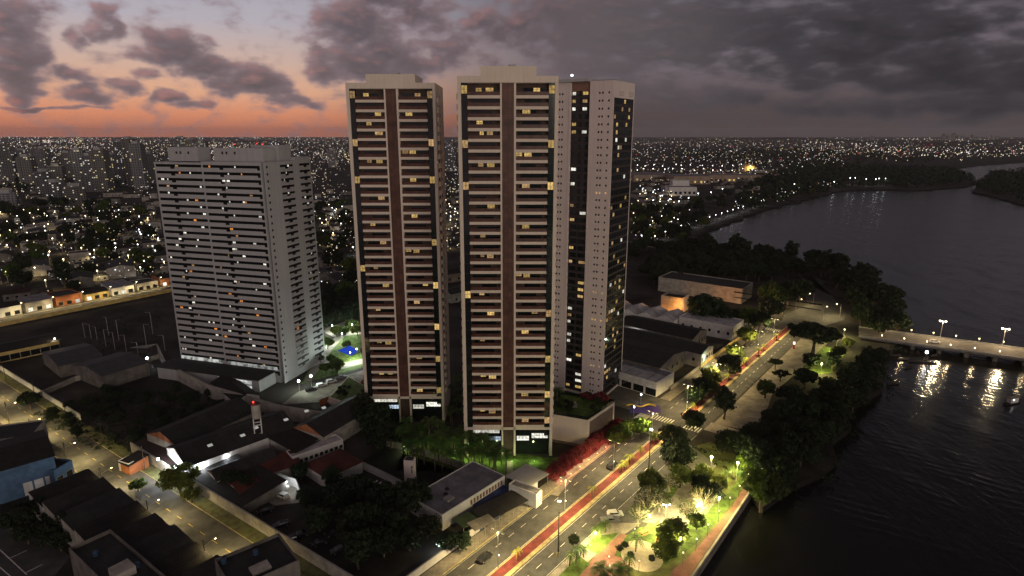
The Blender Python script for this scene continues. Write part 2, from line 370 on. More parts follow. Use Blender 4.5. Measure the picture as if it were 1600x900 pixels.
# river: small wind ripples, a slow swell and the wakes that fan out from the promenade and from the passing boat
m = bpy.data.materials.new('river_water'); m.use_nodes = True; k = NG(m.node_tree); pb = m.node_tree.nodes['Principled BSDF']
pb.inputs['Base Color'].default_value = (.009, .0085, .008, 1); pb.inputs['Roughness'].default_value = .15; pb.inputs['IOR'].default_value = 1.33
t = k.n('ShaderNodeTexCoord'); mp = k.n('ShaderNodeMapping'); k.put(mp.inputs[0], t.outputs['Object']); mp.inputs['Rotation'].default_value = (0, 0, .5); mp.inputs['Scale'].default_value = (1.0, .45, 1)
n1 = k.noise(mp.outputs[0], .42, 4, .6); n2 = k.noise(mp.outputs[0], .07, 3, .5)
wv = k.n('ShaderNodeTexWave'); wv.inputs['Scale'].default_value = .085; wv.inputs['Distortion'].default_value = 7.0; wv.inputs['Detail'].default_value = 3; wv.inputs['Detail Scale'].default_value = .5
mp2 = k.n('ShaderNodeMapping'); k.put(mp2.inputs[0], t.outputs['Object']); mp2.inputs['Rotation'].default_value = (0, 0, math.radians(-58)); k.put(wv.inputs['Vector'], mp2.outputs[0])
hgt = k.m('ADD', k.m('ADD', k.m('MULTIPLY', n1, .38), k.m('MULTIPLY', n2, .8)), k.m('MULTIPLY', k.m('MULTIPLY', wv.outputs['Fac'], k.ss(n2, .46, .72)), .15))
bp = k.n('ShaderNodeBump'); bp.inputs['Strength'].default_value = .75; bp.inputs['Distance'].default_value = .8; k.put(bp.inputs['Height'], hgt); k.put(pb.inputs['Normal'], bp.outputs[0])
sheet('water', [(-500, -300), (24000, -300), (24000, 16000), (-500, 16000)], -2.0, m)
b = MB(); Rh = random.Random(3)
for (px0, px1, hh, D) in [(1000, 1110, 55, 9000), (1090, 1330, 70, 8200), (1250, 1420, 45, 6800), (1400, 1560, 48, 5600), (1480, 1640, 50, 7500), (-200, 560, 40, 11000), (540, 900, 40, 12000), (850, 1040, 50, 11000), (300, 700, 30, 7000)]:
    x0 = (px0 - 800) / F * D; x1 = (px1 - 800) / F * D; N = 40
    for i in range(N):
        for j, (ya, yb, za, zb) in enumerate([(-.06, 0, 0, 1), (0, .08, 1, 0)]):
            p = []
            for q, yy, zz in ((i, ya, za), (i + 1, ya, za), (i + 1, yb, zb), (i, yb, zb)):
                f = q / N; e = min(1, 4 * f, 4 * (1 - f)); h = hh * (e * .65 + .5 * e * (mnoise.noise(Vector((f * 5, D * .01, hh))) + .3 * mnoise.noise(Vector((f * 23, D * .01, 2)))))
                p.append((x0 + (x1 - x0) * f, D * (1 + yy), max(.5, h) * zz))
            b.quad(p)
tag(b.build('hills', groundm), kind='structure')

# ------------------------------------------------------------------ the avenue: two carriageways, red cycle median, kerbs, pavements
S0, S1 = -60, 258
avsheet('road', S0, S1, -10.6, -1.5, .010, asphalt)
avsheet('road', S0, S1, 1.6, 9.2, .010, asphalt)
for (a, c) in ((S0, 98), (108, S1 - 6)):
    b = MB(); b.prism([tuple(av(a, -1.65)), tuple(av(c, -1.65)), tuple(av(c, 1.0)), tuple(av(a, 1.0))], 0, .13); struct('cycle_path', b, pave_red)
    b = MB(); b.prism([tuple(av(a, 1.0)), tuple(av(c, 1.0)), tuple(av(c, 2.1)), tuple(av(a, 2.1))], 0, .16); struct('kerb', b, kerb_m)
    b = MB(); b.prism([tuple(av(a, -1.95)), tuple(av(c, -1.95)), tuple(av(c, -1.65)), tuple(av(a, -1.65))], 0, .16); struct('kerb', b, kerb_m)
avsheet('road', 98, 108, -1.6, 1.6, .014, asphalt)
for (a, c) in ((S0, 101), (118, S1)):
    b = MB(); b.prism([tuple(av(a, -14.6)), tuple(av(c, -14.6)), tuple(av(c, -10.9)), tuple(av(a, -10.9))], 0, .14); struct('pavement', b, pave)
    b = MB(); b.prism([tuple(av(a, -10.9)), tuple(av(c, -10.9)), tuple(av(c, -10.55)), tuple(av(a, -10.55))], 0, .16); struct('kerb', b, kerb_m)
avsheet('road', 101, 118, -60, -10.6, .008, asphalt_old)         # side street between tower and shop
b = MB()
for t in (-7.4, 5.4):
    s = S0
    while s < 250:
        if not 95 < s < 110: b.quad([(*av(s, t - .07), .018), (*av(s + 2.2, t - .07), .018), (*av(s + 2.2, t + .07), .018), (*av(s, t + .07), .018)][::-1])
        s += 5.2
for t in (-10.2, -2.3, 2.5, 8.9): b.quad([(*av(S0, t - .05), .018), (*av(97, t - .05), .018), (*av(97, t + .05), .018), (*av(S0, t + .05), .018)][::-1])
t = -9.8
while t < 8.8:
    if not -1.9 < t < 1.9: b.quad([(*av(99.5, t), .020), (*av(103.5, t), .020), (*av(103.5, t + .5), .020), (*av(99.5, t + .5), .020)][::-1])
    t += 1.05
t = -9.8
while t < 8.8:
    b.quad([(*av(236, t), .020), (*av(240, t), .020), (*av(240, t + .55), .020), (*av(236, t + .55), .020)][::-1]); t += 1.1
tag(b.build('road_markings', white_paint), kind='structure')
sheet('road', [G(*p) for p in [(1216, 517), (1262, 517), (1318, 500), (1322, 490), (1300, 462), (1275, 452), (1258, 460), (1262, 476), (1225, 492)]], .005, asphalt)
sheet('road', [G(*p) for p in [(1300, 462), (1275, 452), (1290, 440), (1260, 425), (1245, 428), (1262, 445)]], .004, asphalt)
# river side: lay-by, forecourt, promenade and park
avsheet('pavement', S0, 22, 9.2, 14.0, .022, pave)
sheet('pavement', [av(22, 9.2), av(34, 9.2), av(40, 17.0), av(22, 14.0)], .022, pave)
sheet('road', [av(34, 9.2), av(79, 9.2), av(75, 16.6), av(40.5, 17.0)], .012, asphalt_old)
sheet('pavement', [av(40.5, 17.0), av(75, 16.6), av(80, 9.2), av(90, 9.2), av(82, 22), av(42, 20)], .020, pave)
park_pts = [(840, 985), (905, 862), (985, 834), (1010, 822), (1040, 750), (1060, 705), (1110, 690), (1172, 722), (1176, 745), (1170, 766), (1085, 890), (1030, 985)]
sheet('ground', [G(*p) for p in park_pts], .008, pbr('sandy_soil', (.15, .125, .06), .95, .5, .3, detail=8, c2=(.10, .12, .03)))
sheet('lawn', [G(*p) for p in [(868, 905), (905, 868), (922, 882), (890, 915)]], .030, grassm)
sheet('lawn', [G(*p) for p in [(914, 855), (930, 838), (968, 832), (935, 866)]], .030, grassm)
sheet('path', [G(*p) for p in [(896, 912), (930, 868), (970, 833), (985, 838), (962, 862), (988, 880), (970, 930)]], .026, pave_pink)
sheet('lawn', [G(*p) for p in [(960, 868), (978, 838), (1000, 824), (1050, 822), (1078, 818), (1100, 800), (1130, 780), (1160, 742), (1172, 735), (1176, 746), (1120, 815), (1092, 845), (1060, 872), (1020, 893), (1000, 885), (985, 875)]], .030, grassm)
sheet('plaza', [G(*p) for p in [(1028, 822), (1040, 790), (1062, 772), (1100, 770), (1120, 782), (1105, 802), (1070, 822)]], .040, pave)
b = MB(); c = G(1003, 868); b.quad([(c.x + 5.2 * math.cos(i * .2618), c.y + 6.0 * math.sin(i * .2618), .045) for i in range(24)]); struct('sandpit_ground', b, sandm)
sheet('lawn', [G(*p) for p in [(1035, 778), (1048, 756), (1062, 760), (1045, 785)]], .030, grassm)
pp = [(1030, 930), (1052, 890), (1075, 872), (1105, 838), (1140, 796), (1160, 766), (1170, 742), (1178, 742), (1172, 768), (1120, 838), (1082, 893), (1060, 930)]
sheet('path', [G(*p) for p in pp], .050, pave_pink)
b = MB(); e0, e1 = G(1056, 940), G(1173, 768); dd = (e1 - e0).normalized(); nn = Vector((dd.y, -dd.x)); L = (e1 - e0).length
def seg(a0, a1, o0, o1, z0, z1): b.prism([tuple(e0 + dd * a0 + nn * o0), tuple(e0 + dd * a1 + nn * o0), tuple(e0 + dd * a1 + nn * o1), tuple(e0 + dd * a0 + nn * o1)], z0, z1)
seg(0, L, -.3, .25, -4, .55); sw = tag(b.build('sea_wall', plaster), 'pale sea wall holding the lit promenade above the river', 'wall')
b = MB(); seg(0, L, .25, .45, -3.9, -.3); b.build('footing', plaster_dark, sw)
# forecourt further up the avenue
sheet('pavement', [av(110, 10.2), av(128, 10.2), av(232, 9.4), av(232, 22), av(190, 21), av(150, 19), av(122, 24), av(112, 20)], .022, pave)
sheet('lawn', [av(176, 20.5), av(226, 21.5), av(226, 32), av(190, 33)], .030, grassm)
avsheet('pavement', 103, 110.5, 9.2, 22, .024, pave)

# ------------------------------------------------------------------ the twin beige towers
FL = 3.0
def litwin(parent, x0, x1, z0, z1, y, mat, nx=2, nz=2, axis='x', name='lit_window'):
    """a lit window: glowing pane and, as its sub-part, the dark frame with its glazing bars"""
    b = MB(); fr = MB(); e = .07
    def slab(mb, a0, a1, c0, c1, y0, y1):
        if axis == 'x': mb.box(a0, a1, min(y0, y1), max(y0, y1), c0, c1)
        else: mb.box(min(-y0, -y1), max(-y0, -y1), a0, a1, c0, c1)
    slab(b, x0, x1, z0, z1, y - .03, y)
    for i in range(nx + 1):
        xx = x0 + (x1 - x0) * i / nx; slab(fr, xx - e / 2, xx + e / 2, z0 - e / 2, z1 + e / 2, y - .07, y - .032)
    for i in range(nz + 1):
        zz = z0 + (z1 - z0) * i / nz; slab(fr, x0 - e / 2, x1 + e / 2, zz - e / 2 - .002, zz + e / 2 + .002, y - .065, y - .034)
    o = b.build(name, mat, parent); fr.build('window_frame', metal_dark, o)
    return o
def twin(label, loc, left, right, colL, colR, seed):
    rr = random.Random(seed); W, DP = 28.6, 23.0; zb = 10.15; NF = 35
    t = root('apartment_tower', label, 'tower', loc, 0, 'twin beige towers')
    XE0, XG0, XB0, XP0, XP1, XB1, XG1, XE1 = 1.05, 2.85, 12.15, 12.62, 16.05, 16.72, 25.9, 27.7
    b = MB(); b.box(0.5, W - .5, 1.7, DP, 0, 116.4, 0); b.build('wall', [wall_beige], t)
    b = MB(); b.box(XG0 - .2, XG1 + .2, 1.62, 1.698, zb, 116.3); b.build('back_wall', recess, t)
    for x0, x1 in ((0, XE0), (XE1, W)):
        b = MB(); b.box(x0, x1, 0, DP + .02, 0, 116.4); b.build('edge_pier', wall_beige, t)
    for x0, x1 in ((XP0 - .5, XP0), (XP1, XP1 + .6)):
        b = MB(); b.box(x0, x1, -.02, 1.66, 0, 116.3); b.build('pilaster', wall_beige, t)
    b = MB(); b.box(XP0, XP1, .25, 1.6, zb, 117.0); bp_ = b.build('brown_panel', brown_tile, t)
    b = MB(); b.box((XP0 + XP1) / 2 - .04, (XP0 + XP1) / 2 + .04, .22, .248, zb, 116.9); b.build('panel_joint', metal_dark, bp_)
    for i, (x0, x1) in enumerate(((XE0, XG0), (XG1, XE1))):
        b = MB(); b.box(x0, x1, .3, 1.6, zb - 3, 116.4); 
        for kf in range(NF + 2): b.box(x0, x1, .26, .298, zb - 3 + kf * FL, zb - 2.9 + kf * FL, 1)
        g_ = b.build('glazed_column', [green_glass if i else dark_glass, metal_dark], t)
        for kf in (colL, colR)[i]:
            z = 113.1 - kf * FL; litwin(g_, x0 + .06, x1 - .06, z + .35, z + 2.6, .25, win_yellow if rr.random() < .7 else win_gold, 2, 2)
    for kf in range(NF):
        zt = 113.0 - kf * FL
        for (x0, x1) in ((XG0, XP0 - .5), (XP1 + .6, XG1)):
            b = MB(); b.prism([(x0, .0), (x1, .0), (x1, 1.69), (x0, 1.69)], zt - .85, zt); bal = b.build('balcony', wall_beige, t)
            b = MB(); b.box(x0 + .05, x1 - .05, .10, .14, zt, zt + .98); rl = b.build('railing', rail_glass, bal)
            b = MB(); b.box(x0 + .05, x1 - .05, .09, .15, zt + .98, zt + 1.03); b.build('handrail', metal_dark, rl)
            b = MB(); wd = rr.uniform(4.5, 8.2); xx = x0 + rr.uniform(.2, 9.0 - wd); b.box(xx, xx + wd, 1.56, 1.618, zt + .1, zt + 2.1)
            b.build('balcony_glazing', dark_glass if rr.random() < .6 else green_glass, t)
    for side, lst in ((XG0, left), (XP1 + .6, right)):
        for (kf, fr, wd) in lst:
            zt = 113.0 - kf * FL; c = side + 9.2 * fr
            litwin(t, c - wd / 2, c + wd / 2, zt + (1.05 if wd < 2 else .35), zt + 2.12, 1.54 if wd < 2 else 0.9, rr.choice((win_yellow, win_gold, win_yellow)), 3 if wd > 1.9 else 2, 2)
    b = MB(); b.box(-.0, W, -.05, DP + .1, 116.4, 118.2); b.build('crown', wall_beige, t)
    b = MB(); b.box(W * .232, W * .78, -.05, DP - 6, 118.2, 120.8); b.build('penthouse', wall_beige, t)
    b = MB(); b.box(W * .5, W * .58, 3, 6, 120.8, 121.6); b.build('tank_hatch', wall_grey, t)
    for sx in (0, 1):
        for kf in range(NF):
            zt = 113.0 - kf * FL; b = MB(); x0, x1 = ((-.55, -.003), (W + .003, W + .55))[sx]
            b.box(x0, x1, 4.0, 6.6, zt - .9, zt + .75); lg = b.build('side_ledge', wall_beige, t)
            b = MB(); b.box(*((-.06, -.004), (W + .004, W + .06))[sx], 3.6, 7.2, zt + .76, zt + 2.0); b.build('side_window', dark_glass, lg)
            b = MB(); b.box(*((-.05, -.004), (W + .004, W + .05))[sx], 11, 13, zt + .6, zt + 1.9); b.build('side_window', dark_glass, lg)
    # lobby storeys behind the piers
    b = MB(); b.box(XE0, W - XE0, 1.2, 1.66, 0, zb - .86); b.build('lobby_glazing', dark_glass, t)
    b = MB(); b.box(XP0, XP1, .6, 1.15, 0, zb); b.build('entrance_panel', recess, t)
    litwin(t, XE0 + .8, XP0 - 1.2, zb - 2.6, zb - 1.4, 1.1, win_white, 8, 1); litwin(t, XP1 + 1.0, XP1 + 5.0, 4.9, 6.6, 1.1, win_white, 4, 2)
    litwin(t, XP0 - 4.6, XP0 - .8, 4.9, 6.4, 1.1, win_cold, 4, 2); litwin(t, XE1 - 5.8, XE1 - .5, zb - 4.4, zb - 2.6, 1.1, win_white, 6, 2)
    b = MB(); b.box(XE0, XE1, -.02, 1.1, zb - .86, zb - .02); b.build('base_beam', wall_beige, t)
    return t
twin('beige apartment tower just behind the palm grove, tallest of the twin pair', (-15.5, 182, 0),
     [(0, .34, 1.7), (0, .68, 2.2), (3, .36, 1.8), (4, .42, 1.2), (4, .68, 1.8), (7, .38, 1.6), (7, .7, 2.2), (11, .7, 2.2), (14, .42, 1.6), (16, .4, 1.2), (16, .66, 2.0), (20, .36, 1.6), (22, .66, 2.2), (25, .36, 1.6), (29, .38, 1.7), (29, .7, 2.3), (33, .34, 1.6), (33, .68, 2.2)],
     [(0, .64, 1.9), (2, .32, 2.3), (6, .1, 1.8), (6, .38, 2.2), (9, .32, 2.3), (13, .32, 2.2), (18, .1, 1.8), (18, .36, 2.0), (22, .64, 1.9), (24, .32, 2.2), (31, .32, 2.2), (34, .34, 2.2)], [0, 5, 9, 20], [0, 5, 9, 22, 27, 31, 34], 1)
twin('beige apartment tower beside the grey block, lit pool garden behind its left edge', (-53.2, 206, 0),
     [(0, .35, 1.8), (2, .75, 2.0), (3, .4, 1.7), (4, .75, 2.6), (7, .34, 1.6), (7, .72, 2.1), (11, .72, 2.2), (14, .34, 1.7), (16, .7, 2.1), (19, .36, 1.6), (21, .72, 2.2), (24, .36, 1.6), (28, .34, 1.7), (28, .7, 2.2), (32, .36, 1.6), (32, .7, 1.8)],
     [(0, .66, 1.9), (2, .34, 2.2), (6, .16, 2.0), (6, .42, 2.1), (9, .4, 2.0), (13, .4, 2.0), (17, .12, 1.9), (17, .42, 2.1), (21, .7, 1.8), (23, .36, 2.0), (30, .36, 1.9), (34, .34, 2.1)], [0, 5, 9, 19], [0, 5, 9, 16, 21, 26, 30, 34], 2)

# ------------------------------------------------------------------ the white and dark glass tower behind them
t3 = root('residential_tower', 'tall white tower with dark glass bays beside the avenue, behind the beige pair', 'tower', (35.6, 225, 0), -math.radians(32.3))
FH3, NF3, WH = 2.7, 43, random.Random(5)
b = MB(); b.box(-25, -17.55, 0, 20, 0, 120.5); b.box(-8.3, 0, 0, .6, 0, 120.5); b.box(-8.3, -.35, .6, 10, 0, 120.5); b.box(-8.3, 0, .6, 10, 114.8, 120.5); b.box(-17.55, -8.3, .9, 20, 0, 120.5); b.box(-8.3, -.35, 10, 19.4, 0, 118); b.box(-8.3, 0, 10, 19.4, 114.8, 120.5); b.box(-1, .02, 18.9, 19.5, 0, 120.5)
b.v = b.v; wall3 = b.build('wall', wall_white, t3)
b = MB(); b.box(-17.5, -8.35, .6, .88, 116.5, 120.4); b.build('bay_header', pbr('brown_render', (.22, .12, .09), .8, .15, .4), t3)
for x in (-17.5, -9.1): b = MB(); b.box(x, x + .75, -.12, .9, 0, 120.4); b.build('fin', wall_white, t3)
b = MB(); b.box(-26, -9.5, -1.0, 14, 120.5, 121.5); b.build('roof_slab', wall_grey, t3)
b = MB(); b.box(-8, -2, 6, 17, 120.5, 121.4); b.build('plant_room', wall_grey, t3)
b = MB(); b.cyl(-17, 1, 121.5, 122.6, .1); mst = b.build('beacon_post', metal, t3); b = MB(); b.ball((-17, 1, 122.9), .4); b.build('beacon', lamp_cold, mst)
spand = pbr('dark_spandrel', (.045, .036, .036), .5, .2, .6)
for kf in range(NF3):
    z = 117.6 - FH3 * (kf + 1)
    b = MB(); b.box(-16.7, -9.15, .45, .88, z - .2, z + .75); bay = b.build('bay_spandrel', spand, t3)
    b = MB(); b.box(-16.7, -9.15, .6, .88, z + .76, z + 2.48); b.build('bay_glazing', dark_glass, bay)
    b = MB(); b.box(-13.4, -12.6, .3, .62, z + .77, z + 2.47); b.build('shaft_panel', metal_dark, bay)
    b = MB(); b.box(.003, .20, 10.6, 18.8, z + .5, z + 2.1) if False else b.box(-.34, -.08, .75, 18.85, z + .55, z + 2.45)
    for yy in (.75, 3.0, 5.3, 7.6, 9.9, 12.2, 14.4, 16.6, 18.7): b.box(-.075, -.01, yy, yy + .12, z - .2, z + 2.45, 1)
    wb = b.build('window_band', [dark_glass, spand], t3)
    b = MB(); b.box(-.34, -.04, .75, 18.85, z - .2, z + .54); b.build('spandrel', spand, wb)
    b = MB(); b.box(-5.6, -5.0, -.03, -.003, z + 1.2, z + 1.9); b.box(-4.4, -3.8, -.03, -.003, z + 1.2, z + 1.9); b.box(-2.0, -1.4, -.03, -.003, z + 1.2, z + 1.9); b.build('small_window', dark_glass if WH.random() < .93 else win_gold, t3)
    b = MB(); b.box(-21.6, -21.0, -.03, -.003, z + 1.2, z + 1.9); b.box(-20.4, -19.8, -.03, -.003, z + 1.2, z + 1.9); b.build('small_window', dark_glass, t3)
    for (x0, x1, p) in ((-16.3, -14.1, .42), (-12.2, -9.5, .27)):
        if WH.random() < p or (kf < 3): litwin(t3, x0, x1 - WH.random() * 1.0, z + 1.05, z + 2.2, .54, WH.choice((win_yellow, win_gold, win_white, win_yellow, win_gold, win_white)), 2, 1)
    for q in range(8):
        if WH.random() < .13 or (kf in (5, 6) and q == 1) or (kf == 39 and q < 3):
            y0 = 1.1 + q * 2.2; litwin(t3, y0, y0 + 1.5, z + .8, z + 2.2, .05, WH.choice((win_yellow, win_gold, win_white)), 2, 1, axis='y')
# ------------------------------------------------------------------ the wide grey block
t4 = root('apartment_block', 'wide grey apartment block with long dark strip windows', 'apartment block', (-95.9, 242, 0), -math.atan2(.293, .956))
band_glass = pbr('strip_window_glass', (.006, .006, .007), .4, .5, .4, spec=.10)
H4, FH4, NF4, RB = 91.6, 2.75, 32, random.Random(11)
b = MB(); b.box(-30, -1.6, 0, 26, 0, H4); b.box(-54.5, -30, .55, 20, 0, H4 - .5); b.box(-1.6, -.4, 2.4, 26, 0, H4); b.box(-.4, 0, 0, 19.5, 0, H4); b.box(-6, -.02, 19.5, 30, 0, H4 + 1.2); b.build('wall', wall_grey, t4)
MB().box(-1.59, -.41, 2.30, 2.395, 0, H4 - .5).build('corner_slot', metal_dark, t4)
for (x0, x1, y0, y1, h) in ((-48, -33, 2, 9, 5.4), (-27, -3, 4, 11, 5.2), (-15, -2, 12, 20, 6.2)): b = MB(); b.box(x0, x1, y0, y1, H4, H4 + h); pr = b.build('plant_room', wall_grey, t4); b = MB(); [b.box(x, x + .9, y0 - .03, y0 - .003, H4 + 2.8, H4 + 3.8) for x in (x0 + 4, x0 + 6, x0 + 10)]; b.build('vent_opening', metal_dark, pr)
for kf in range(NF4):
    z = H4 - 2.4 - kf * FH4
    if kf < 31:
        b = MB(); b.box(-53.6, -30.6, .50, .547, z, z + 1.08); b.box(-46.2, -44.2, .50, .546, z - .75, z - .002); w_ = b.build('window_band', band_glass, t4)
    b = MB(); b.box(-29.2, -2.1, -.05, -.003, z, z + 1.08); b.box(-21.2, -19.4, -.05, -.004, z - .75, z - .002); b.box(-3.3, -2.1, -.05, -.004, z - .75, z - .002); w_ = b.build('window_band', band_glass, t4)
    b = MB()
    for y0, y1 in ((9.5, 17.5), (22.0, 29.0)): b.box(.003, .06, y0, y1, z + .1, z + 1.0) if y0 < 20 else b.box(-.017, .04, y0, y1, z + .1, z + 1.0); b.box(.004 - (y0 > 20) * .02, .05, y0 + 3, y0 + 5, z - .6, z + .098)
    b.box(.003, .05, 1.0, 1.9, z + .1, z + 1.0); b.build('side_window_band', band_glass, t4)
    b = MB(); b.box(.003, .45, 5.0 + 4.5, 17.5, z - .9, z - .62) if kf % 2 else b.box(.003, .4, 9.5, 17.5, z - .85, z - .62); b.build('ledge', wall_grey, t4)
    for side, n in ((0, 2.0), (1, 2.6), (2, .5)):
        for q in range(int(n) + (RB.random() < n % 1)):
            if RB.random() < .68:
                wm = RB.choice((win_white, win_white, win_white, win_white, win_orange, win_white, win_gold)); wd = RB.choice((.6, .9, 1.4, 1.5))
                if side == 0:
                    if kf > 30: continue
                    x = -53 + RB.random() * 21; litwin(t4, x, x + wd, z + .1, z + .88, .46, wm, 2, 1)
                elif side == 1: x = -28.8 + RB.random() * 25; litwin(t4, x, x + wd, z + .1, z + .88, -.06, wm, 2, 1)
                else: y = RB.choice((9.8, 22.5)) + RB.random() * 5; litwin(t4, y, y + wd, z + .15, z + .92, -.08, wm, 2, 1, axis='y')
# ------------------------------------------------------------------ plants: one of each kind, then copies
def leafquads(b, c, rad, n, size, rr, flat=1.0):
    for _ in range(n):
        v = Vector((rr.gauss(0, 1), rr.gauss(0, 1), rr.gauss(0, 1)))
        if v.length < .01: continue
        v = v.normalized() * rad * (rr.random() ** .45); p = Vector(c) + Vector((v.x, v.y, v.z * flat))
        nrm = (v.normalized() + Vector((rr.uniform(-.8, .8), rr.uniform(-.8, .8), rr.uniform(-.3, 1.0)))).normalized()
        a = nrm.orthogonal().normalized(); a.rotate(Matrix.Rotation(rr.random() * 6.28, 3, nrm)); c2 = nrm.cross(a); s = size * rr.uniform(.6, 1.3)
        b.quad([p - a * s, p + c2 * s * .55, p + a * s, p - c2 * s * .55])
def tree_meshes(kind, seed):
    """crown radius 1 and height about 2 at scale 1 (metres come from the scale)"""
    rr = random.Random(seed); tr = MB(); cr = MB()
    K = {'broad': (.95, .72, 22, 95, .40, .105, 1.25), 'umbrella': (1.05, .30, 24, 80, .34, .10, 1.25), 'tall': (.72, 1.15, 22, 85, .36, .10, 1.6), 'round': (.80, .80, 18, 110, .42, .10, 1.05), 'sparse': (.95, .75, 26, 26, .30, .06, 1.25), 'bare': (.9, .8, 30, 5, .25, .05, 1.2)}[kind]
    rx, rz, nc, nl, cl, ls, zc = K
    base = Vector((0, 0, 0)); fork = Vector((rr.uniform(-.06, .06), rr.uniform(-.06, .06), zc - rz * .95 if kind != 'umbrella' else zc - .5))
    tr.tube(base, fork, .085, .06, 7)
    for i in range(nc):
        th = i * 2.4 + rr.random() * .6; ph = math.acos(1 - 1.75 * (i + .5) / nc)
        q = rr.uniform(.62, 1.0)
        c = Vector((rx * math.sin(ph) * math.cos(th) * q, rx * math.sin(ph) * math.sin(th) * q, zc + rz * math.cos(ph) * q * .85))
        if kind in ('bare', 'sparse') or i % 2 == 0:
            mid = fork.lerp(c, .5) + Vector((rr.uniform(-.1, .1), rr.uniform(-.1, .1), .06))
            tr.tube(fork, mid, .035, .022, 5); tr.tube(mid, c, .022, .008, 4)
            if kind in ('bare', 'sparse'):
                for _ in range(4): e = c + Vector((rr.gauss(0, .16), rr.gauss(0, .16), rr.gauss(.06, .14))); tr.tube(mid.lerp(c, rr.uniform(.2, 1)), e, .010, .004, 3)
        leafquads(cr, c, cl * rr.uniform(.7, 1.15), nl, ls, rr, .75 if kind != 'umbrella' else .5)
    return tr, cr
def make_tree(name, kind, seed, crown_mat, trunk_mat, label, cat='tree'):
    t = root(name, label, cat, (0, 0, -500)); tr, cr = tree_meshes(kind, seed)
    tr.build('trunk', trunk_mat, t); cr.build('crown', crown_mat, t)
    return t
def make_palm(name, h, nf, fl, seed, label, droop=.75, trunk_mat=None, lean=.3, leafm=None):
    rr = random.Random(seed); t = root(name, label, 'palm', (0, 0, -500)); tr = MB(); cr = MB(); p = Vector((0, 0, 0)); lx, ly = rr.uniform(-lean, lean), rr.uniform(-lean, lean)
    for i in range(5):
        q = Vector((lx * ((i + 1) / 5) ** 2, ly * ((i + 1) / 5) ** 2, h * (i + 1) / 5)); tr.tube(p, q, .20 - .018 * i, .18 - .018 * i, 7); p = q
    for i in range(nf):
        th = i * 2.399 + rr.random() * .4; up = rr.uniform(-.15, 1.0); d = Vector((math.cos(th), math.sin(th), 0)); sd = Vector((-d.y, d.x, 0)); a = p.copy(); N = 7; pts = []
        for j in range(N + 1):
            f = j / N; pts.append(p + d * fl * (f * (1 - .18 * f)) + Vector((0, 0, fl * (up * f - droop * f * f * (1.1 + .4 * up)))))
        for j in range(N):
            wd = fl * .17 * math.sin(math.pi * min(1, (j + .8) / (N + .3))) + .04
            for sgn in (-1, 1):
                for e in (0.0, .5):
                    p0 = pts[j].lerp(pts[j + 1], e); p1 = pts[j].lerp(pts[j + 1], e + .38); tip = p1.lerp(pts[min(N, j + 1)], .6) + sd * sgn * wd * 1.2 + Vector((0, 0, -wd * .55))
                    cr.quad([p0, p1, tip] if sgn > 0 else [p1, p0, tip])
    tr.build('trunk', trunk_mat or bark, t); cr.build('crown', leafm or palm_leaf, t)
    return t
T = {}
def tpl(key, f):
    if key not in T: T[key] = [f(), False]
    return T[key]
def plant(key, loc, sc, label=None, group=None, rz=None, first=None):
    e = T[key]
    rz = R.random() * 6.28 if rz is None else rz
    sc = sc if isinstance(sc, tuple) else (sc * R.uniform(.92, 1.08), sc * R.uniform(.92, 1.08), sc * R.uniform(.92, 1.1))
    if not e[1]:
        e[1] = True; o = e[0]; o.location = (loc[0], loc[1], loc[2] if len(loc) > 2 else 0); o.rotation_euler = (0, 0, rz); o.scale = sc
        if label: o['label'] = label
        if group: o['group'] = group
        return o
    return copy_tree(e[0], loc, rz, sc, label, group)
for i in range(3):
    tpl('broad%d' % i, lambda: make_tree('broadleaf_tree', 'broad', 20 + i, leaf, bark, 'green broadleaf tree'))
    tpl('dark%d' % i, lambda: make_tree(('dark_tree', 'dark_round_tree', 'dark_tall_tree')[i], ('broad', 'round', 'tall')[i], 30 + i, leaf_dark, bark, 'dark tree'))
tpl('umbrella', lambda: make_tree('umbrella_tree', 'umbrella', 41, leaf_dark, bark, 'flat topped tree'))
tpl('round', lambda: make_tree('round_tree', 'round', 42, leaf, bark, 'round tree'))
tpl('sparse', lambda: make_tree('sparse_tree', 'sparse', 43, leaf_pale, bark_pale, 'thin pale tree'))
tpl('bare', lambda: make_tree('bare_tree', 'bare', 44, leaf_pale, bark_pale, 'bare pale tree'))
tpl('bush', lambda: make_tree('bush', 'round', 45, leaf_dark, bark, 'bush', 'bush'))
tpl('bougainvillea', lambda: make_tree('bougainvillea', 'round', 46, leaf_red, bark, 'red bougainvillea', 'shrub'))
tpl('royal', lambda: make_palm('royal_palm', 8.0, 20, 3.5, 51, 'tall slim palm', .52))
tpl('royal2', lambda: make_palm('royal_palm', 6.8, 19, 3.3, 52, 'tall slim palm', .58))
tpl('street_palm', lambda: make_palm('street_palm', 3.3, 16, 2.1, 53, 'short palm', .7, leafm=palm_lit))
tpl('park_palm', lambda: make_palm('park_palm', 4.0, 17, 2.4, 54, 'park palm', .8))
tpl('date_palm', lambda: make_palm('date_palm', 3.6, 30, 3.6, 55, 'bushy date palm', .6, lean=.1))
def inpoly(p, pts):
    c = False; j = len(pts) - 1
    for i in range(len(pts)):
        if (pts[i].y > p.y) != (pts[j].y > p.y) and p.x < (pts[j].x - pts[i].x) * (p.y - pts[i].y) / (pts[j].y - pts[i].y) + pts[i].x: c = not c
        j = i
    return c
def scatter(poly, n, mind, rr, tries=40):
    pts = [G(*p) for p in poly]; xs = [p.x for p in pts]; ys = [p.y for p in pts]; got = []
    for _ in range(n * tries):
        if len(got) >= n: break
        p = Vector((rr.uniform(min(xs), max(xs)), rr.uniform(min(ys), max(ys))))
        if inpoly(p, pts) and all((p - q).length > mind for q in got): got.append(p)
    return got
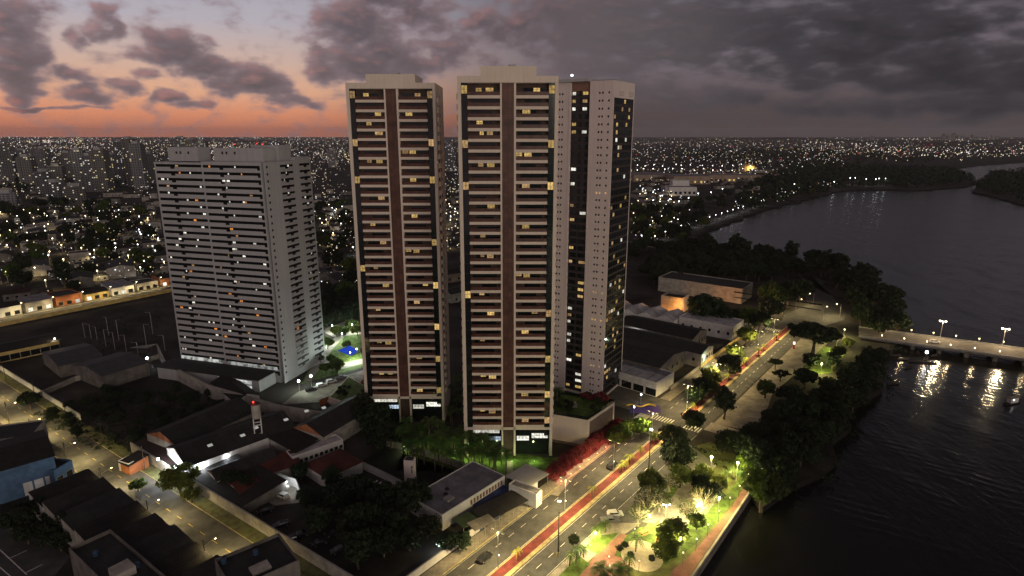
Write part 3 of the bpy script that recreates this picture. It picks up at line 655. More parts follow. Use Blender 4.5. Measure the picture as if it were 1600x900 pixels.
# ------------------------------------------------------------------ avenue furniture
mp = [(804, 855), (920, 757), (968, 721), (976, 718), (986, 712), (1001, 696), (1045, 660), (1085, 630), (1102, 614), (1125, 601), (1142, 586), (1163, 574), (1175, 562), (1195, 546), (1206, 540), (1222, 522)]
PALM_SITE = ['nearest the foot of the avenue', 'above the kerb by the tall black floodlight pole', 'at the near end of the trio', 'in the middle of the trio', 'at the far end of the trio', 'beside the far end of the red hedge', 'right at the zebra crossing']
for i, (px, py) in enumerate(mp):
    p = G(px, py, 3.6); s = (p - A0).dot(AD); p = av(s, .2)
    plant('street_palm', (*p, .13), 1.0 * R.uniform(.85, 1.12), ('lit short palm on the red median ' + PALM_SITE[i]) if i < 7 else '%s lit short palm on the red median beyond the zebra crossing' % ORD[i - 7], 'palms on the red median')
def build_street_lamp():
    t = root('street_lamp', 'x', 'street lamp'); b = MB(); b.cyl(0, 0, 0, 10.2, .11, .07, 8); b.build('pole', metal, t)
    b = MB(); b.tube((-1.3, 0, 10.25), (1.3, 0, 10.25), .05); b.build('arm', metal, t)
    for x in (-1.5, 1.5):
        b = MB(); b.box(x - .45, x + .45, -.16, .16, 10.22, 10.36); h = b.build('lamp_head', metal, t); b = MB(); b.box(x - .36, x + .36, -.12, .12, 10.17, 10.215); b.build('lens', lamp_warm, h)
    b = MB(); b.ball((0, -.18, 3.4), .16); b.build('low_lamp', lamp_white, t)  # small glowing globe lamp low on the pole
    light('SPOT', t, (0, 0, 10.0), 23000, (1, .76, .33), .3, 158)
    return t
sl = build_street_lamp(); LS = [2, 31, 58, 84.5, 114, 143, 170.5, 198, 223]
for i, s in enumerate(LS):
    o = sl if i == 0 else copy_tree(sl); p = av(s, -1.95); o.location = (*p, .16); o.rotation_euler = (0, 0, AVR + math.pi / 2)
    tag(o, '%s double-headed street lamp along the red cycle median, counted up the avenue' % ORD[i], None, 'double lamps of the avenue')
def build_flood():
    t = root('floodlight_pole', 'x', 'light pole'); b = MB(); b.cyl(0, 0, 0, 1.0, .42, .34, 8); b.build('base', kerb_m, t)
    b = MB(); b.cyl(0, 0, 1.0, 15.6, .20, .11, 8); b.build('pole', metal_dark, t)
    b = MB(); b.box(-.5, .5, -.25, .25, 15.6, 15.85); h = b.build('lamp_head', metal, t); b = MB(); b.box(-.45, .45, -.3, .2, 15.45, 15.595); b.build('lens', lamp_white, h)
    b = MB(); b.box(-.25, .25, -.35, -.1, 12.2, 12.5); b.build('junction_box', metal_dark, t)
    light('SPOT', t, (0, 0, 15.3), 21000, (1, .82, .42), .4, 150)
    return t
fl = build_flood(); fl.location = (*G(872, 868), 0); tag(fl, 'tall black floodlight pole with yellow foot beside the lay-by, opposite the palm grove', None, 'tall floodlight poles')
f2 = copy_tree(fl, G(1013, 742), 0, 1.0, 'tall black floodlight pole with yellow foot beside the dark trees near the crossing')
for i, (px, py) in enumerate([(1039, 822)]):
    t = root('park_lamp', 'grey double-headed lamp in the middle of the park plaza', 'park lamp', (*G(px, py), .03)); b = MB(); b.cyl(0, 0, 0, 6.6, .08, .06, 6); b.build('pole', metal, t)
    b = MB(); b.box(-.9, .9, -.06, .06, 6.6, 6.7); b.build('arm', metal, t)
    for x in (-.8, .8): b = MB(); b.box(x - .25, x + .25, -.13, .13, 6.5, 6.598); b.build('lamp_head', lamp_white, t)
    light('SPOT', t, (0, 0, 6.4), 15000, (1, .86, .42), .3, 165)
def build_post():
    t = root('promenade_lamp', 'x', 'lamp post'); b = MB(); b.cyl(0, 0, 0, 3.3, .06, .05, 6); b.build('post', metal_dark, t); b = MB(); b.ball((0, 0, 3.5), .22); b.build('globe', emit('globe_soft', (1, .85, .62), 2.6), t)
    light('POINT', t, (0, 0, 3.55), 2000, (1, .80, .38), .25); return t
pl = build_post()
for i, (px, py) in enumerate([(1066, 883), (1087, 861), (1105, 838), (1122, 816), (1139, 795), (1154, 776), (1168, 758)]):
    o = pl if i == 0 else copy_tree(pl); o.location = (*G(px, py), .05); tag(o, '%s globe lamp on the brick promenade, counted from the near end' % ORD[i], None, 'globe lamps of the promenade')
for i, (px, py, wh) in enumerate([(951, 886, 'on the brick path between the two date palms'), (998, 893, 'at the edge of the lawn under the round tree'), (991, 842, 'beside the nearer orange bench'), (922, 868, 'next to the lit lime shrub')]):
    copy_tree(pl, (*G(px, py), .03), 0, .85, 'short globe lamp ' + wh, 'globe lamps of the promenade')
# lamps among the trees that wash the crowns yellow-green
def build_garden_lamp():
    t = root('garden_floodlight', 'x', 'floodlight'); b = MB(); b.cyl(0, 0, 0, 5.6, .07, .05, 6); b.build('pole', metal, t); b = MB(); b.box(-.25, .25, -.2, .2, 5.6, 5.9); b.build('lamp_head', lamp_warm, t)
    light('POINT', t, (0, -.2, 5.3), 7500, (1, .90, .32), .3); return t
gl = build_garden_lamp()
GLAMPS = [(1109, 747, 1.25, 'under the bright broad tree at the park corner'), (1088, 808, .6, 'beside the white bare tree'), (1150, 752, 1.1, 'between the two lit palms by the promenade'), (1014, 826, .7, 'under the thin pale trees behind the benches'),
          (1122, 800, .8, 'on the lawn strip along the promenade'), (1062, 862, .7, 'behind the round tree near the sand circle'), (1306, 548, 1.0, 'in the far lawn behind the big umbrella tree'), (1282, 585, .9, 'among dark trees below the big umbrella tree'), (1318, 528, .8, 'in the grove before the bridge'), (930, 850, .6, 'beside the three little palms of the near lawn')]
for i, (px, py, sc, wh) in enumerate(GLAMPS):
    o = gl if i == 0 else copy_tree(gl); o.location = (*G(px, py), 0); o.scale = (sc,) * 3; tag(o, 'bright garden floodlight on a thin pole ' + wh, None, 'garden floodlights')
# ------------------------------------------------------------------ park trees and furniture
PARK = [('broad0', 1017, 778, 4.2, 'green broad tree behind the lay-by, next to the pale thin trees'), ('sparse', 1013, 808, 4.6, 'large thin pale tree lit from below beside the parked cars'), ('sparse', 997, 822, 3.2, 'smaller thin pale tree behind the orange benches'), ('sparse', 1030, 800, 3.6, 'thin pale tree at the edge of the lit plaza'),
        ('round', 1050, 852, 4.2, 'dense round tree between the sand circle and the promenade'), ('round', 1040, 876, 3.6, 'dense round tree nearest the camera beside the sand circle'), ('broad1', 1088, 828, 2.5, 'small light green tree on the lawn by the promenade'), ('bare', 1096, 804, 4.2, 'bare white tree glaring in lamp light'),
        ('dark0', 1108, 786, 3.6, 'dark leafy tree behind the bare white tree'), ('dark1', 1095, 770, 3.0, 'dark squat tree behind the plaza'), ('broad2', 1098, 756, 3.0, 'bright yellow-green broad tree lit at the park corner'), ('broad0', 1124, 768, 2.6, 'lit spreading tree before the promenade end'), ('sparse', 1114, 776, 3.0, 'thin lit tree beside the spreading one'),
        ('broad1', 1188, 800, 5.8, 'dense green tree leaning over the river at the wall end'), ('broad2', 1196, 782, 4.6, 'second green tree rooted at the end of the sea wall'), ('dark0', 1062, 738, 4.6, 'dark tall tree at the park entrance behind the floodlight pole'), ('dark2', 1044, 728, 3.4, 'dark narrow tree beside the floodlight pole'), ('broad1', 1084, 758, 2.4, 'lit small tree between the plaza and the bright corner tree'),
        ('sparse', 1046, 768, 3.2, 'thin tree over the shaded lawn'), ('broad1', 1062, 762, 3.4, 'broad tree over the shaded lawn edge'), ('sparse', 1072, 812, 3.2, 'pale spindly tree on the bright plaza'), ('round', 1160, 738, 3.0, 'small round tree at the promenade end'), ('bush', 896, 852, 1.6, 'clipped lime-green shrub on the paved forecourt')]
for k_, px, py, r_, lab in PARK: plant(k_, (*G(px, py), 0), r_, lab)
for px, py, lab, key, sc in [(946, 832, 'park palm at the head of the near lawn, furthest up', 'park_palm', .8), (938, 838, 'park palm in the middle of the near lawn row', 'park_palm', .85), (930, 846, 'park palm at the low end of the near lawn row', 'park_palm', .9), (900, 880, 'park palm on the corner lawn beside the brick path', 'park_palm', .95), (890, 884, 'park palm on the corner lawn beside the pavement', 'park_palm', .9),
                             (907, 868, 'brightly lit young palm beside the lime shrub', 'park_palm', .6), (912, 871, 'brightly lit young palm nearer the brick path', 'park_palm', .65), (993, 862, 'palm on the edge of the sand circle', 'park_palm', .95), (983, 893, 'palm above the globe lamp at the frame edge', 'park_palm', 1.0), (941, 908, 'bushy dark date palm cut by the frame, beside the corner lawn', 'date_palm', 1.0), (971, 908, 'bushy dark date palm cut by the frame, beside the lone palm', 'date_palm', 1.0),
                             (1134, 757, 'lit feathery palm at the park corner, left of a pair', 'royal2', .62), (1155, 757, 'lit feathery palm at the park corner, right of a pair', 'royal2', .58), (1144, 750, 'lit feathery palm behind the bright broad tree', 'royal2', .6)]:
    plant(key, (*G(px, py), 0), sc, lab)
orange_wood = pbr('orange_bench_wood', (.42, .13, .04), .6, .25, 2)
def bench(loc, rz, label):
    t = root('picnic_bench', label, 'bench', loc, rz, 'orange picnic benches'); b = MB(); b.box(-1.5, 1.5, -.4, .4, .72, .78); b.build('table_top', orange_wood, t)
    for y in (-.85, .85): b = MB(); b.box(-1.5, 1.5, y - .16, y + .16, .42, .48); b.build('seat', orange_wood, t)
    for x in (-1.1, 1.1): b = MB(); b.box(x - .05, x + .05, -.9, .9, .30, .415); b.box(x - .05, x + .05, -.08, .08, .0, .715); b.build('leg', metal_dark, t)
bench((*G(1007, 834), .03), .5, 'orange picnic bench further from the camera, under the pale trees'); bench((*G(1030, 848), .03), 1.15, 'orange picnic bench nearer the sand circle, beside the round tree')
for i, (px, py, wh) in enumerate([(968, 862, 'on the planted bed beside the brick path'), (976, 856, 'at the head of the planted bed'), (985, 872, 'left of the sand circle'), (1018, 878, 'inside the sand circle')]):
    plant('bush', (*G(px, py), 0), 1.0, 'low ornamental bush ' + wh)
def build_car(name, paint, label, kind='suv', cat='car', lights=None, group=None):
    """x forward; wheels, windows and lights as parts"""
    t = root(name, label, cat, (0, 0, 0), 0, group); L, Wd = (4.4, 1.8) if kind != 'pickup' else (5.2, 1.85)
    prof = {'suv': [(-2.15, .35), (-2.2, .95), (-2.1, 1.05), (-1.95, 1.62), (.35, 1.66), (1.05, 1.05), (2.1, .92), (2.2, .55), (2.15, .35)], 'sedan': [(-2.15, .32), (-2.2, .8), (-2.05, .95), (-1.5, 1.0), (-.85, 1.42), (.35, 1.44), (1.05, .98), (2.1, .82), (2.2, .5), (2.15, .32)],
            'pickup': [(-2.6, .4), (-2.62, 1.0), (-.75, 1.04), (-.7, 1.68), (.75, 1.68), (1.4, 1.08), (2.45, .98), (2.58, .6), (2.5, .4)]}[kind]
    b = MB(); n = len(prof)
    for (ya, yb) in ((-Wd / 2, Wd / 2),):
        i0 = len(b.v); b.v += [(x, ya * (1 if z < 1.1 else .84), z) for x, z in prof] + [(x, yb * (1 if z < 1.1 else .84), z) for x, z in prof]
        for q in range(n): w2 = (q + 1) % n; b.f.append((i0 + q, i0 + w2, i0 + n + w2, i0 + n + q)); b.m.append(0)
        b.f.append(tuple(i0 + q for q in range(n))); b.m.append(0); b.f.append(tuple(i0 + n + n - 1 - q for q in range(n))); b.m.append(0)
    body = b.build('body', paint, t)
    x0, x1, zt = {'suv': (-1.85, .85, 1.58), 'sedan': (-1.35, .85, 1.37), 'pickup': (-.62, 1.15, 1.6)}[kind]
    for sy in (-1, 1):
        b = MB(); y0, y1 = sy * (Wd / 2 + .008), sy * (Wd / 2 * .84 + .012)
        q = [(x0, y0, 1.08), (x1, y0, 1.08), (x1 - .55, y1, zt), (x0 + .18, y1, zt)]; b.quad(q if sy < 0 else q[::-1]); b.build('side_window', dark_glass, t)
    b = MB(); xa = x1 + .16; b.quad([(xa + .07, -.8, 1.08), (xa + .07, .8, 1.08), (xa - .55, .68, zt + .02), (xa - .55, -.68, zt + .02)]); b.build('windscreen', dark_glass, t)
    wx = L / 2 - .85
    for x in (-wx, wx):
        for sy in (-1, 1):
            b = MB(); b.tube((x, sy * (Wd / 2 - .2), .33), (x, sy * (Wd / 2 + .02), .33), .33, .33, 12); wl = b.build('wheel', metal_dark, t); b = MB(); b.tube((x, sy * (Wd / 2 + .021), .33), (x, sy * (Wd / 2 + .035), .33), .19, .19, 8); b.build('rim', metal, wl)
    for sy in (-.62, .62):
        b = MB(); b.box(prof[-2][0] - .06, prof[-2][0] + .02, sy - .18, sy + .18, .66, .82); b.build('headlight', lamp_white if lights else metal, t)
        b = MB(); b.box(prof[1][0] - .03, prof[1][0] + .05, sy - .2, sy + .2, .70, .86); b.build('tail_light', lamp_red if lights else pbr('red_plastic', (.25, .01, .01), .3, .1, 1), t)
    return t
car_white = pbr('white_car_paint', (.62, .62, .60), .25, .04, 1, spec=.5); car_dark = pbr('dark_car_paint', (.02, .021, .024), .22, .1, 1, spec=.5); car_grey = pbr('grey_car_paint', (.16, .165, .17), .25, .1, 1, spec=.5)
c1 = build_car('parked_car', car_white, 'white estate car parked in the lay-by beside the pickup'); c1.location = (*G(961, 806), .02); c1.rotation_euler = (0, 0, .15)
c2 = build_car('pickup_truck', car_grey, 'grey pickup truck parked in the lay-by in front of the white car', 'pickup', 'pickup'); c2.location = (*G(953, 815), .02); c2.rotation_euler = (0, 0, .05)
c3 = build_car('parked_car', car_dark, 'black car at the pavement beside the white fence', 'sedan'); c3.location = (*G(757, 874), .02); c3.rotation_euler = (0, 0, AVR)
c4 = build_car('parked_car', car_dark, 'dark car on the avenue beside the red hedge', 'suv'); c4.location = (*G(956, 730), .02); c4.rotation_euler = (0, 0, AVR)
# bus-stop style panel and bike racks on the upper forecourt
t = root('information_panel', 'lit red and white information panel on the upper forecourt', 'panel', (*G(1240, 545), .02), AVR); b = MB(); b.box(-.08, .08, -.4, .4, 0, 2.2); b.build('post_panel', pbr('red_panel', (.4, .03, .03), .5), t); b = MB(); b.box(-.12, .12, -.45, .45, 2.2, 3.6); b.build('lit_face', emit('panel_glow', (1, .75, .68), 2.0), t)
for i, (px, py) in enumerate([(1168, 606), (1174, 600), (1180, 594)]):
    t = tag(MB().tube((-1.2, 0, 0), (-1.2, 0, .9), .04).tube((-1.2, 0, .9), (1.2, 0, .9), .04).tube((1.2, 0, .9), (1.2, 0, 0), .04).build('bike_rack', metal, None, (*G(px, py), .02), AVR + 1.2), '%s bike rack of the row under the forecourt tree' % ORD[i], 'bike rack', 'bike racks on the forecourt')
FT = [('umbrella', 1269, 556, (10.5, 10.5, 9.5), 'huge flat-topped dark tree standing over the upper forecourt'), ('dark1', 1267, 577, 5.8, 'dark tree directly below the huge flat-topped one'), ('broad2', 1195, 622, 5.0, 'leafy tree beside the bike racks'), ('umbrella', 1219, 596, 4.4, 'small flat-topped tree beyond the bike racks'), ('umbrella', 1211, 577, 3.8, 'small flat-topped tree nearest the avenue on the forecourt'),
      ('dark0', 1257, 606, 6.0, 'dark tree between the forecourt and the far lawn'), ('dark0', 1230, 632, 6.0, 'dark tree at the low edge of the forecourt'), ('dark2', 1131, 655, 6.4, 'dark tall tree beside the ramp at the crossing'), ('dark1', 1084, 672, 5.6, 'dark tree standing over the zebra crossing'), ('dark0', 1052, 705, 6.4, 'dark tree leaning over the avenue before the crossing'), ('broad1', 1022, 690, 2.2, 'small tree on the kerb before the crossing'),
      ('dark2', 1300, 580, 5.0, 'dark tree in the middle of the far lawn'), ('broad0', 1310, 560, 4.5, 'lit tree at the back of the far lawn'), ('broad1', 1325, 545, 4.0, 'lit tree before the bridge head'), ('broad2', 1292, 612, 4.5, 'tree at the shore below the far lawn')]
for k_, px, py, r_, lab in FT: plant(k_, (*G(px, py), 0), r_ if isinstance(r_, tuple) else r_ * .74, lab)
for i, p in enumerate(scatter([(1100, 722), (1125, 704), (1165, 690), (1215, 655), (1270, 630), (1320, 600), (1345, 575), (1380, 555), (1378, 576), (1352, 626), (1300, 694), (1240, 760), (1192, 790), (1184, 745), (1150, 728)], 80, 3.8, random.Random(4))):
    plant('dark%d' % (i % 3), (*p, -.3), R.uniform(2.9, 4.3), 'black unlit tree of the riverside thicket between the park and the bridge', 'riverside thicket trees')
for i, p in enumerate(scatter([(1000, 448), (1040, 398), (1150, 398), (1300, 420), (1352, 442), (1396, 480), (1408, 512), (1388, 536), (1340, 520), (1325, 480), (1290, 435), (1180, 440)], 105, 7.5, random.Random(5))):
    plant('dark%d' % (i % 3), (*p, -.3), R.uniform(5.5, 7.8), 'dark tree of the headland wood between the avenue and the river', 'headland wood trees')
# red hedge, garden and palm grove in front of the towers
for i in range(16):
    s = 42 + i * 2.6; p = av(s, -13.6 + R.uniform(-.5, .5)); plant('bougainvillea', (*p, -.2), R.uniform(2.6, 3.4), 'red bougainvillea bush of the lit hedge along the avenue', 'red hedge bushes')
rl_ = root('hedge_uplight', 'row light washing the red hedge', 'uplight')
tag(rl_, 'small amber uplight at the foot of the red hedge', None, 'hedge uplights'); MB().box(-.15, .15, -.15, .15, 0, .25).build('housing', metal_dark, rl_); MB().box(-.1, .1, -.1, .1, .252, .28).build('lens', lamp_amber, rl_); light('POINT', rl_, (0, 0, .8), 230, (1, .30, .24), .15)
for i in range(8):
    o = rl_ if i == 0 else copy_tree(rl_); p = av(43 + i * 5.3, -11.3); o.location = (*p, .15)
gr = sheet('lawn', [G(*p) for p in [(620, 735), (640, 690), (735, 690), (850, 715), (905, 715), (880, 745), (800, 742)]], .012, grassm)
sheet('path', [G(*p) for p in [(792, 720), (801, 720), (803, 748), (790, 748)]], .03, pave); sheet('path', [G(*p) for p in [(858, 772), (905, 722), (935, 700), (950, 700), (900, 742), (872, 775)]], .02, pave)
for i, p in enumerate(scatter([(618, 712), (640, 690), (735, 702), (795, 728), (790, 742), (700, 742), (640, 728)], 58, 1.7, random.Random(8))):
    plant('royal' if i % 2 else 'royal2', (*p, 0), R.uniform(.8, 1.12), 'slim palm of the grove before the beige tower', 'palm grove before the towers')
ug = root('garden_uplight', 'small green uplight among the palm trunks', 'uplight', (0, 0, 0), 0, 'palm grove uplights'); MB().cyl(0, 0, 0, .3, .12).build('housing', metal_dark, ug); MB().cyl(0, 0, .302, .34, .1).build('lens', emit('green_lens', (.4, 1, .45), 4), ug); light('POINT', ug, (0, 0, 1.6), 330, (.80, 1.0, .40), .2)
for i, (px, py) in enumerate([(632, 705), (655, 709), (680, 712), (705, 716), (730, 718), (752, 722), (775, 724), (800, 722), (835, 722)]):
    o = ug if i == 0 else copy_tree(ug); o.location = (*G(px, py), 0)
for i, (px, py, r_) in enumerate([(585, 680, 6.0), (600, 690, 5.5), (570, 672, 5.0), (612, 700, 4.6), (590, 700, 5.0)]): plant('dark%d' % (i % 3), (*G(px, py), 0), r_, 'dark tree of the clump hiding the foot of the second beige tower', 'clump at the tower foot')
for i, p in enumerate(scatter([(700, 640), (720, 600), (728, 660), (705, 680)], 12, 2.5, random.Random(9))): plant('royal', (*p, 0), R.uniform(.6, .9), 'dark palm in the gap between the beige towers', 'palms between the towers')
for i, p in enumerate(scatter([(872, 725), (890, 712), (910, 712), (885, 738), (865, 742)], 8, 1.5, random.Random(10))): plant('bush', (*p, 0), R.uniform(1.2, 1.9), 'dark garden shrub beside the tower driveway', 'driveway shrubs')
# ------------------------------------------------------------------ low buildings near the towers
roof_row = tiled('row_tile_roof', (.030, .026, .023), (.022, .019, .017), .6, .9, .07, .9, None, .5, .4)
roof_rust = tiled('rusty_tile_roof', (.030, .014, .011), (.024, .013, .010), .6, .8, .06, .9, None, .5, .4)
def bld(name, label, cat, e0, e1, depth, h, roof='flat', wm=plaster, rm=roof_dark, rh=2.2, win=None, group=None, ridge='x', over=.35, base=True, gm=None, lit=0.0, parapet=.5, litm=None, door=False, seed=0):
    """e0, e1: photo points of the two camera-side eave corners at height h; the walls stand straight below them, the house runs back by depth"""
    rr = random.Random(seed or int(e0[0] * 7 + e0[1])); P0 = G(e0[0], e0[1], h) if len(e0) == 2 else Vector(e0[:2]); P1 = G(e1[0], e1[1], h) if len(e1) == 2 else Vector(e1[:2])
    L = (P1 - P0).length; rz = math.atan2((P1 - P0).y, (P1 - P0).x); D = depth
    t = root(name, label, cat, (*P0, 0), rz, group); b = MB(); b.box(0, L, 0, D, 0, h)
    if roof == 'gable':
        if ridge == 'x':
            for x in (0.0, L): b.quad([(x, 0, h), (x, D, h), (x, D / 2, h + rh)] if x else [(x, D, h), (x, 0, h), (x, D / 2, h + rh)], 1)
        else:
            for y in (0.0, D): b.quad([(0, y, h), (L, y, h), (L / 2, y, h + rh)] if not y else [(L, y, h), (0, y, h), (L / 2, y, h + rh)], 1)
    b.build('wall', [wm, gm or wm], t)
    r = MB(); th = .14
    def slope(a, bq, c, d): r.quad([a, bq, c, d]); r.quad([(q[0], q[1], q[2] - th) for q in (d, c, bq, a)]); [r.quad([p, (p[0], p[1], p[2] - th), (q[0], q[1], q[2] - th), q]) for p, q in ((a, bq), (bq, c), (c, d), (d, a))]
    o = over; z0 = h + .12
    if roof == 'gable':
        k = rh / ((D if ridge == 'x' else L) / 2); zl = z0 - k * o
        if ridge == 'x': slope((-o, -o, zl), (L + o, -o, zl), (L + o, D / 2, z0 + rh), (-o, D / 2, z0 + rh)); slope((-o, D / 2 + .001, z0 + rh), (L + o, D / 2 + .001, z0 + rh), (L + o, D + o, zl), (-o, D + o, zl))
        else: slope((-o, -o, zl), (L / 2, -o, z0 + rh), (L / 2, D + o, z0 + rh), (-o, D + o, zl)); slope((L / 2 + .001, -o, z0 + rh), (L + o, -o, zl), (L + o, D + o, zl), (L / 2 + .001, D + o, z0 + rh))
    elif roof == 'shed': slope((-o, -o, z0), (L + o, -o, z0), (L + o, D + o, z0 + rh), (-o, D + o, z0 + rh)); b2 = MB(); b2.quad([(L, D, h), (0, D, h), (0, D, h + rh), (L, D, h + rh)]); b2.quad([(0, D, h), (0, 0, h), (0, D, h + rh)]); b2.quad([(L, 0, h), (L, D, h), (L, D, h + rh)]); b2.build('gable_wall', wm, t)
    elif roof == 'hip':
        q = min(L, D) / 2; A_, B_ = ((q, D / 2, z0 + rh), (L - q, D / 2, z0 + rh)) if L >= D else ((L / 2, q, z0 + rh), (L / 2, D - q, z0 + rh))
        c = [(-o, -o, z0), (L + o, -o, z0), (L + o, D + o, z0), (-o, D + o, z0)]
        for f in (((c[0], c[1], B_, A_), (c[1], c[2], B_), (c[2], c[3], A_, B_), (c[3], c[0], A_)) if L >= D else ((c[0], c[1], A_), (c[1], c[2], B_, A_), (c[2], c[3], B_), (c[3], c[0], A_, B_))): r.quad(f)
        r.quad(c[::-1])
    else:
        r.box(.25, L - .25, .25, D - .25, h, h + .06)
    ro = r.build('roof', rm, t)
    if roof == 'flat' and parapet:
        b = MB(); p_ = .22
        b.box(0, L, 0, p_, h + .001, h + parapet); b.box(0, L, D - p_, D, h + .001, h + parapet); b.box(0, p_, p_ + .001, D - p_ - .001, h + .001, h + parapet); b.box(L - p_, L, p_ + .001, D - p_ - .001, h + .001, h + parapet); b.build('parapet', wm, t)
    for (face, n, za, zb, ww) in (win or []):
        W_ = L if face in 'fb' else D
        for i in range(n):
            c = W_ * (i + .5) / n; b = MB(); fr = MB()
            for mb, e, pr in ((b, 0, .03), (fr, .10, .02)):
                if face == 'f': mb.box(c - ww / 2 - e, c + ww / 2 + e, -pr, -.003, za - e, zb + e)
                elif face == 'r': mb.box(L + .003, L + pr, c - ww / 2 - e, c + ww / 2 + e, za - e, zb + e)
                elif face == 'l': mb.box(-pr, -.003, c - ww / 2 - e, c + ww / 2 + e, za - e, zb + e)
            wd = b.build('window', (litm or rr.choice((win_white, win_yellow))) if rr.random() < lit else dark_glass, t); fr.build('frame', concrete, wd)
    if door: b = MB(); b.box(L * .1, L * .1 + 1.6, -.04, -.003, 0, 2.4); b.build('door', metal, t)
    return t
def wall_run(name, label, pts, h, th=.22, mat=plaster, cat='wall', z=0, cop=True):
    b = MB(); V = [G(*p) if not isinstance(p, Vector) else p for p in pts]
    for i in range(len(V) - 1):
        d = (V[i + 1] - V[i]).normalized(); n = Vector((-d.y, d.x)) * th / 2; e = d * (0 if i == 0 else -th / 2 * 0)
        b.prism([tuple(V[i] + e - n), tuple(V[i + 1] - n), tuple(V[i + 1] + n), tuple(V[i] + e + n)], z, h)
    o = tag(b.build(name, mat), label, cat)
    if cop:
        b = MB()
        for i in range(len(V) - 1):
            d = (V[i + 1] - V[i]).normalized(); n = Vector((-d.y, d.x)) * (th / 2 + .06); b.prism([tuple(V[i] - n), tuple(V[i + 1] - n), tuple(V[i + 1] + n), tuple(V[i] + n)], h + .002, h + .09)
        b.build('coping', concrete, o)
    return o
def wall_lamp(loc, label, colr=(.9, .96, 1), power=900, lens=None, group='wall floodlights', r=.22):
    t = root('wall_light', label, 'floodlight', loc, .75, group); MB().box(-.2, .2, -.1, .2, .15, .3).build('housing', metal, t); MB().ball((0, -.1, 0), r).build('lens', lens or lamp_cold, t)
    light('POINT', t, (0, -1.1, -.2), power, colr, .25)
    return t
# podium of the nearer beige tower with its roof garden
PB = [G(862, 690), G(917, 702), G(957, 672)]
def podium():
    A, B, C = Vector((14.0, 190.5)), Vector((25.1, 186.2)), Vector((36.2, 200.2)); t = root('garden_podium', 'pale cantilevered podium box with a planted roof beside the avenue', 'building', (*B, 0), 0)
    u = (A - B); v = (C - B); q = [Vector((0, 0)), v, v + u * 1.9, u * 1.9]; b = MB(); b.prism([tuple(p) for p in q], 1.4, 10.6); b.build('wall', wall_beige, t)
    c = sum(q, Vector((0, 0))) / 4; b = MB(); b.prism([tuple(c + (p - c) * .9) for p in q], 0, 1.398); b.build('plinth', plaster_dark, t)
    vd = v.normalized(); nd = Vector((vd.y, -vd.x)); L = v.length; b = MB(); b.prism([tuple(vd * 1.2 + nd * .003), tuple(vd * (L - 1.2) + nd * .003), tuple(vd * (L - 1.2) + nd * .10), tuple(vd * 1.2 + nd * .10)], 3.0, 9.6); b.build('brown_panel', pbr('slatted_brown', (.15, .11, .09), .7, .25, 2), t)
    b = MB(); b.prism([tuple(c + (p - c) * .95) for p in q], 10.602, 10.75); b.build('roof_soil', grassm, t)
    b = MB()
    for i in range(4):
        p0, p1 = c + (q[i] - c) * .985, c + (q[(i + 1) % 4] - c) * .985; d = (p1 - p0).normalized(); n = Vector((-d.y, d.x)) * .02; b.prism([tuple(p0 - n), tuple(p1 - n), tuple(p1 + n), tuple(p0 + n)], 10.602, 11.7)
    b.build('glass_balustrade', green_glass, t)
    b = MB(); cc_ = c + v * .05; b.prism([tuple(cc_ + Vector(p)) for p in ((-2, -2.5), (2, -2.5), (2, 2.5), (-2, 2.5))], 10.752, 10.9); b.build('terrace', pave, t)
    rr = random.Random(2)
    for i in range(15): p = B + c + u * rr.uniform(-.75, .75) + v * rr.uniform(-.42, .42); plant('bush', (*p, 10.7), rr.uniform(.9, 1.7), 'shrub of the planted roof on the pale podium', 'podium roof shrubs')
    for i in range(7): p = B + c + u * rr.uniform(-.85, -.1) + v * rr.uniform(.25, .47); plant('bougainvillea', (*p, 10.7), rr.uniform(1.2, 1.9), 'reddish flowering bush at the back of the planted podium roof', 'podium flowering bushes')
    plant('royal', (15.5, 196, 10.0), .95, 'tall palm at the corner of the podium roof beside the tower')
podium()
# second podium: planter box of the other tower
b = MB(); pq = [G(514, 632), G(575, 652), G(590, 625), G(545, 598)]; b.prism([tuple(p) for p in pq], 0, 3.0); o = tag(b.build('planter_podium', wall_beige), 'pale stepped planter box with lawn at the foot of the second tower', 'planter')
c = sum(pq, Vector((0, 0))) / 4; b = MB(); b.prism([tuple(c + (p - c) * .93) for p in pq], 3.002, 3.2); b.build('planting', grassm, o); b = MB(); b.prism([tuple(c + (p - c) * 1.06) for p in pq], 1.2, 1.5); b.build('step', wall_beige, o)
for i in range(9): p = c + Vector((R.uniform(-7, 7), R.uniform(-5, 5))); plant('bush', (*p, 3.1), R.uniform(.8, 1.3), 'low shrub on the planter box of the second tower', 'planter shrubs')
# the block between street and avenue
sh = bld('warehouse', 'white gabled warehouse with dark roof, skylights and three lights along its wall', 'warehouse', (292, 729), (462, 667), 17, 6, 'gable', plaster_white, roof_dark, 3.0, gm=plaster)
for i, (x, y) in enumerate([(8, 4), (18, 3.4), (23, 4.6), (33, 3.6), (41, 4.2), (47, 3)]): MB().quad([(x, y, 6.26 + y * 3 / 8.5), (x + 1.5, y, 6.26 + y * 3 / 8.5), (x + 1.5, y + 1.1, 6.26 + (y + 1.1) * 3 / 8.5), (x, y + 1.1, 6.26 + (y + 1.1) * 3 / 8.5)]).build('skylight', emit('skylight_glow', (.75, .73, .68), .5), sh)
bld('warehouse', 'dark roofed shed with brick red gable, behind the lit white warehouse', 'warehouse', tuple(G(243, 702, 6) + Vector((6, 2))) + (0,), tuple(G(400, 642, 6)) + (0,), 17, 6, 'gable', plaster, roof_dark, 3.0, gm=plaster_orange)
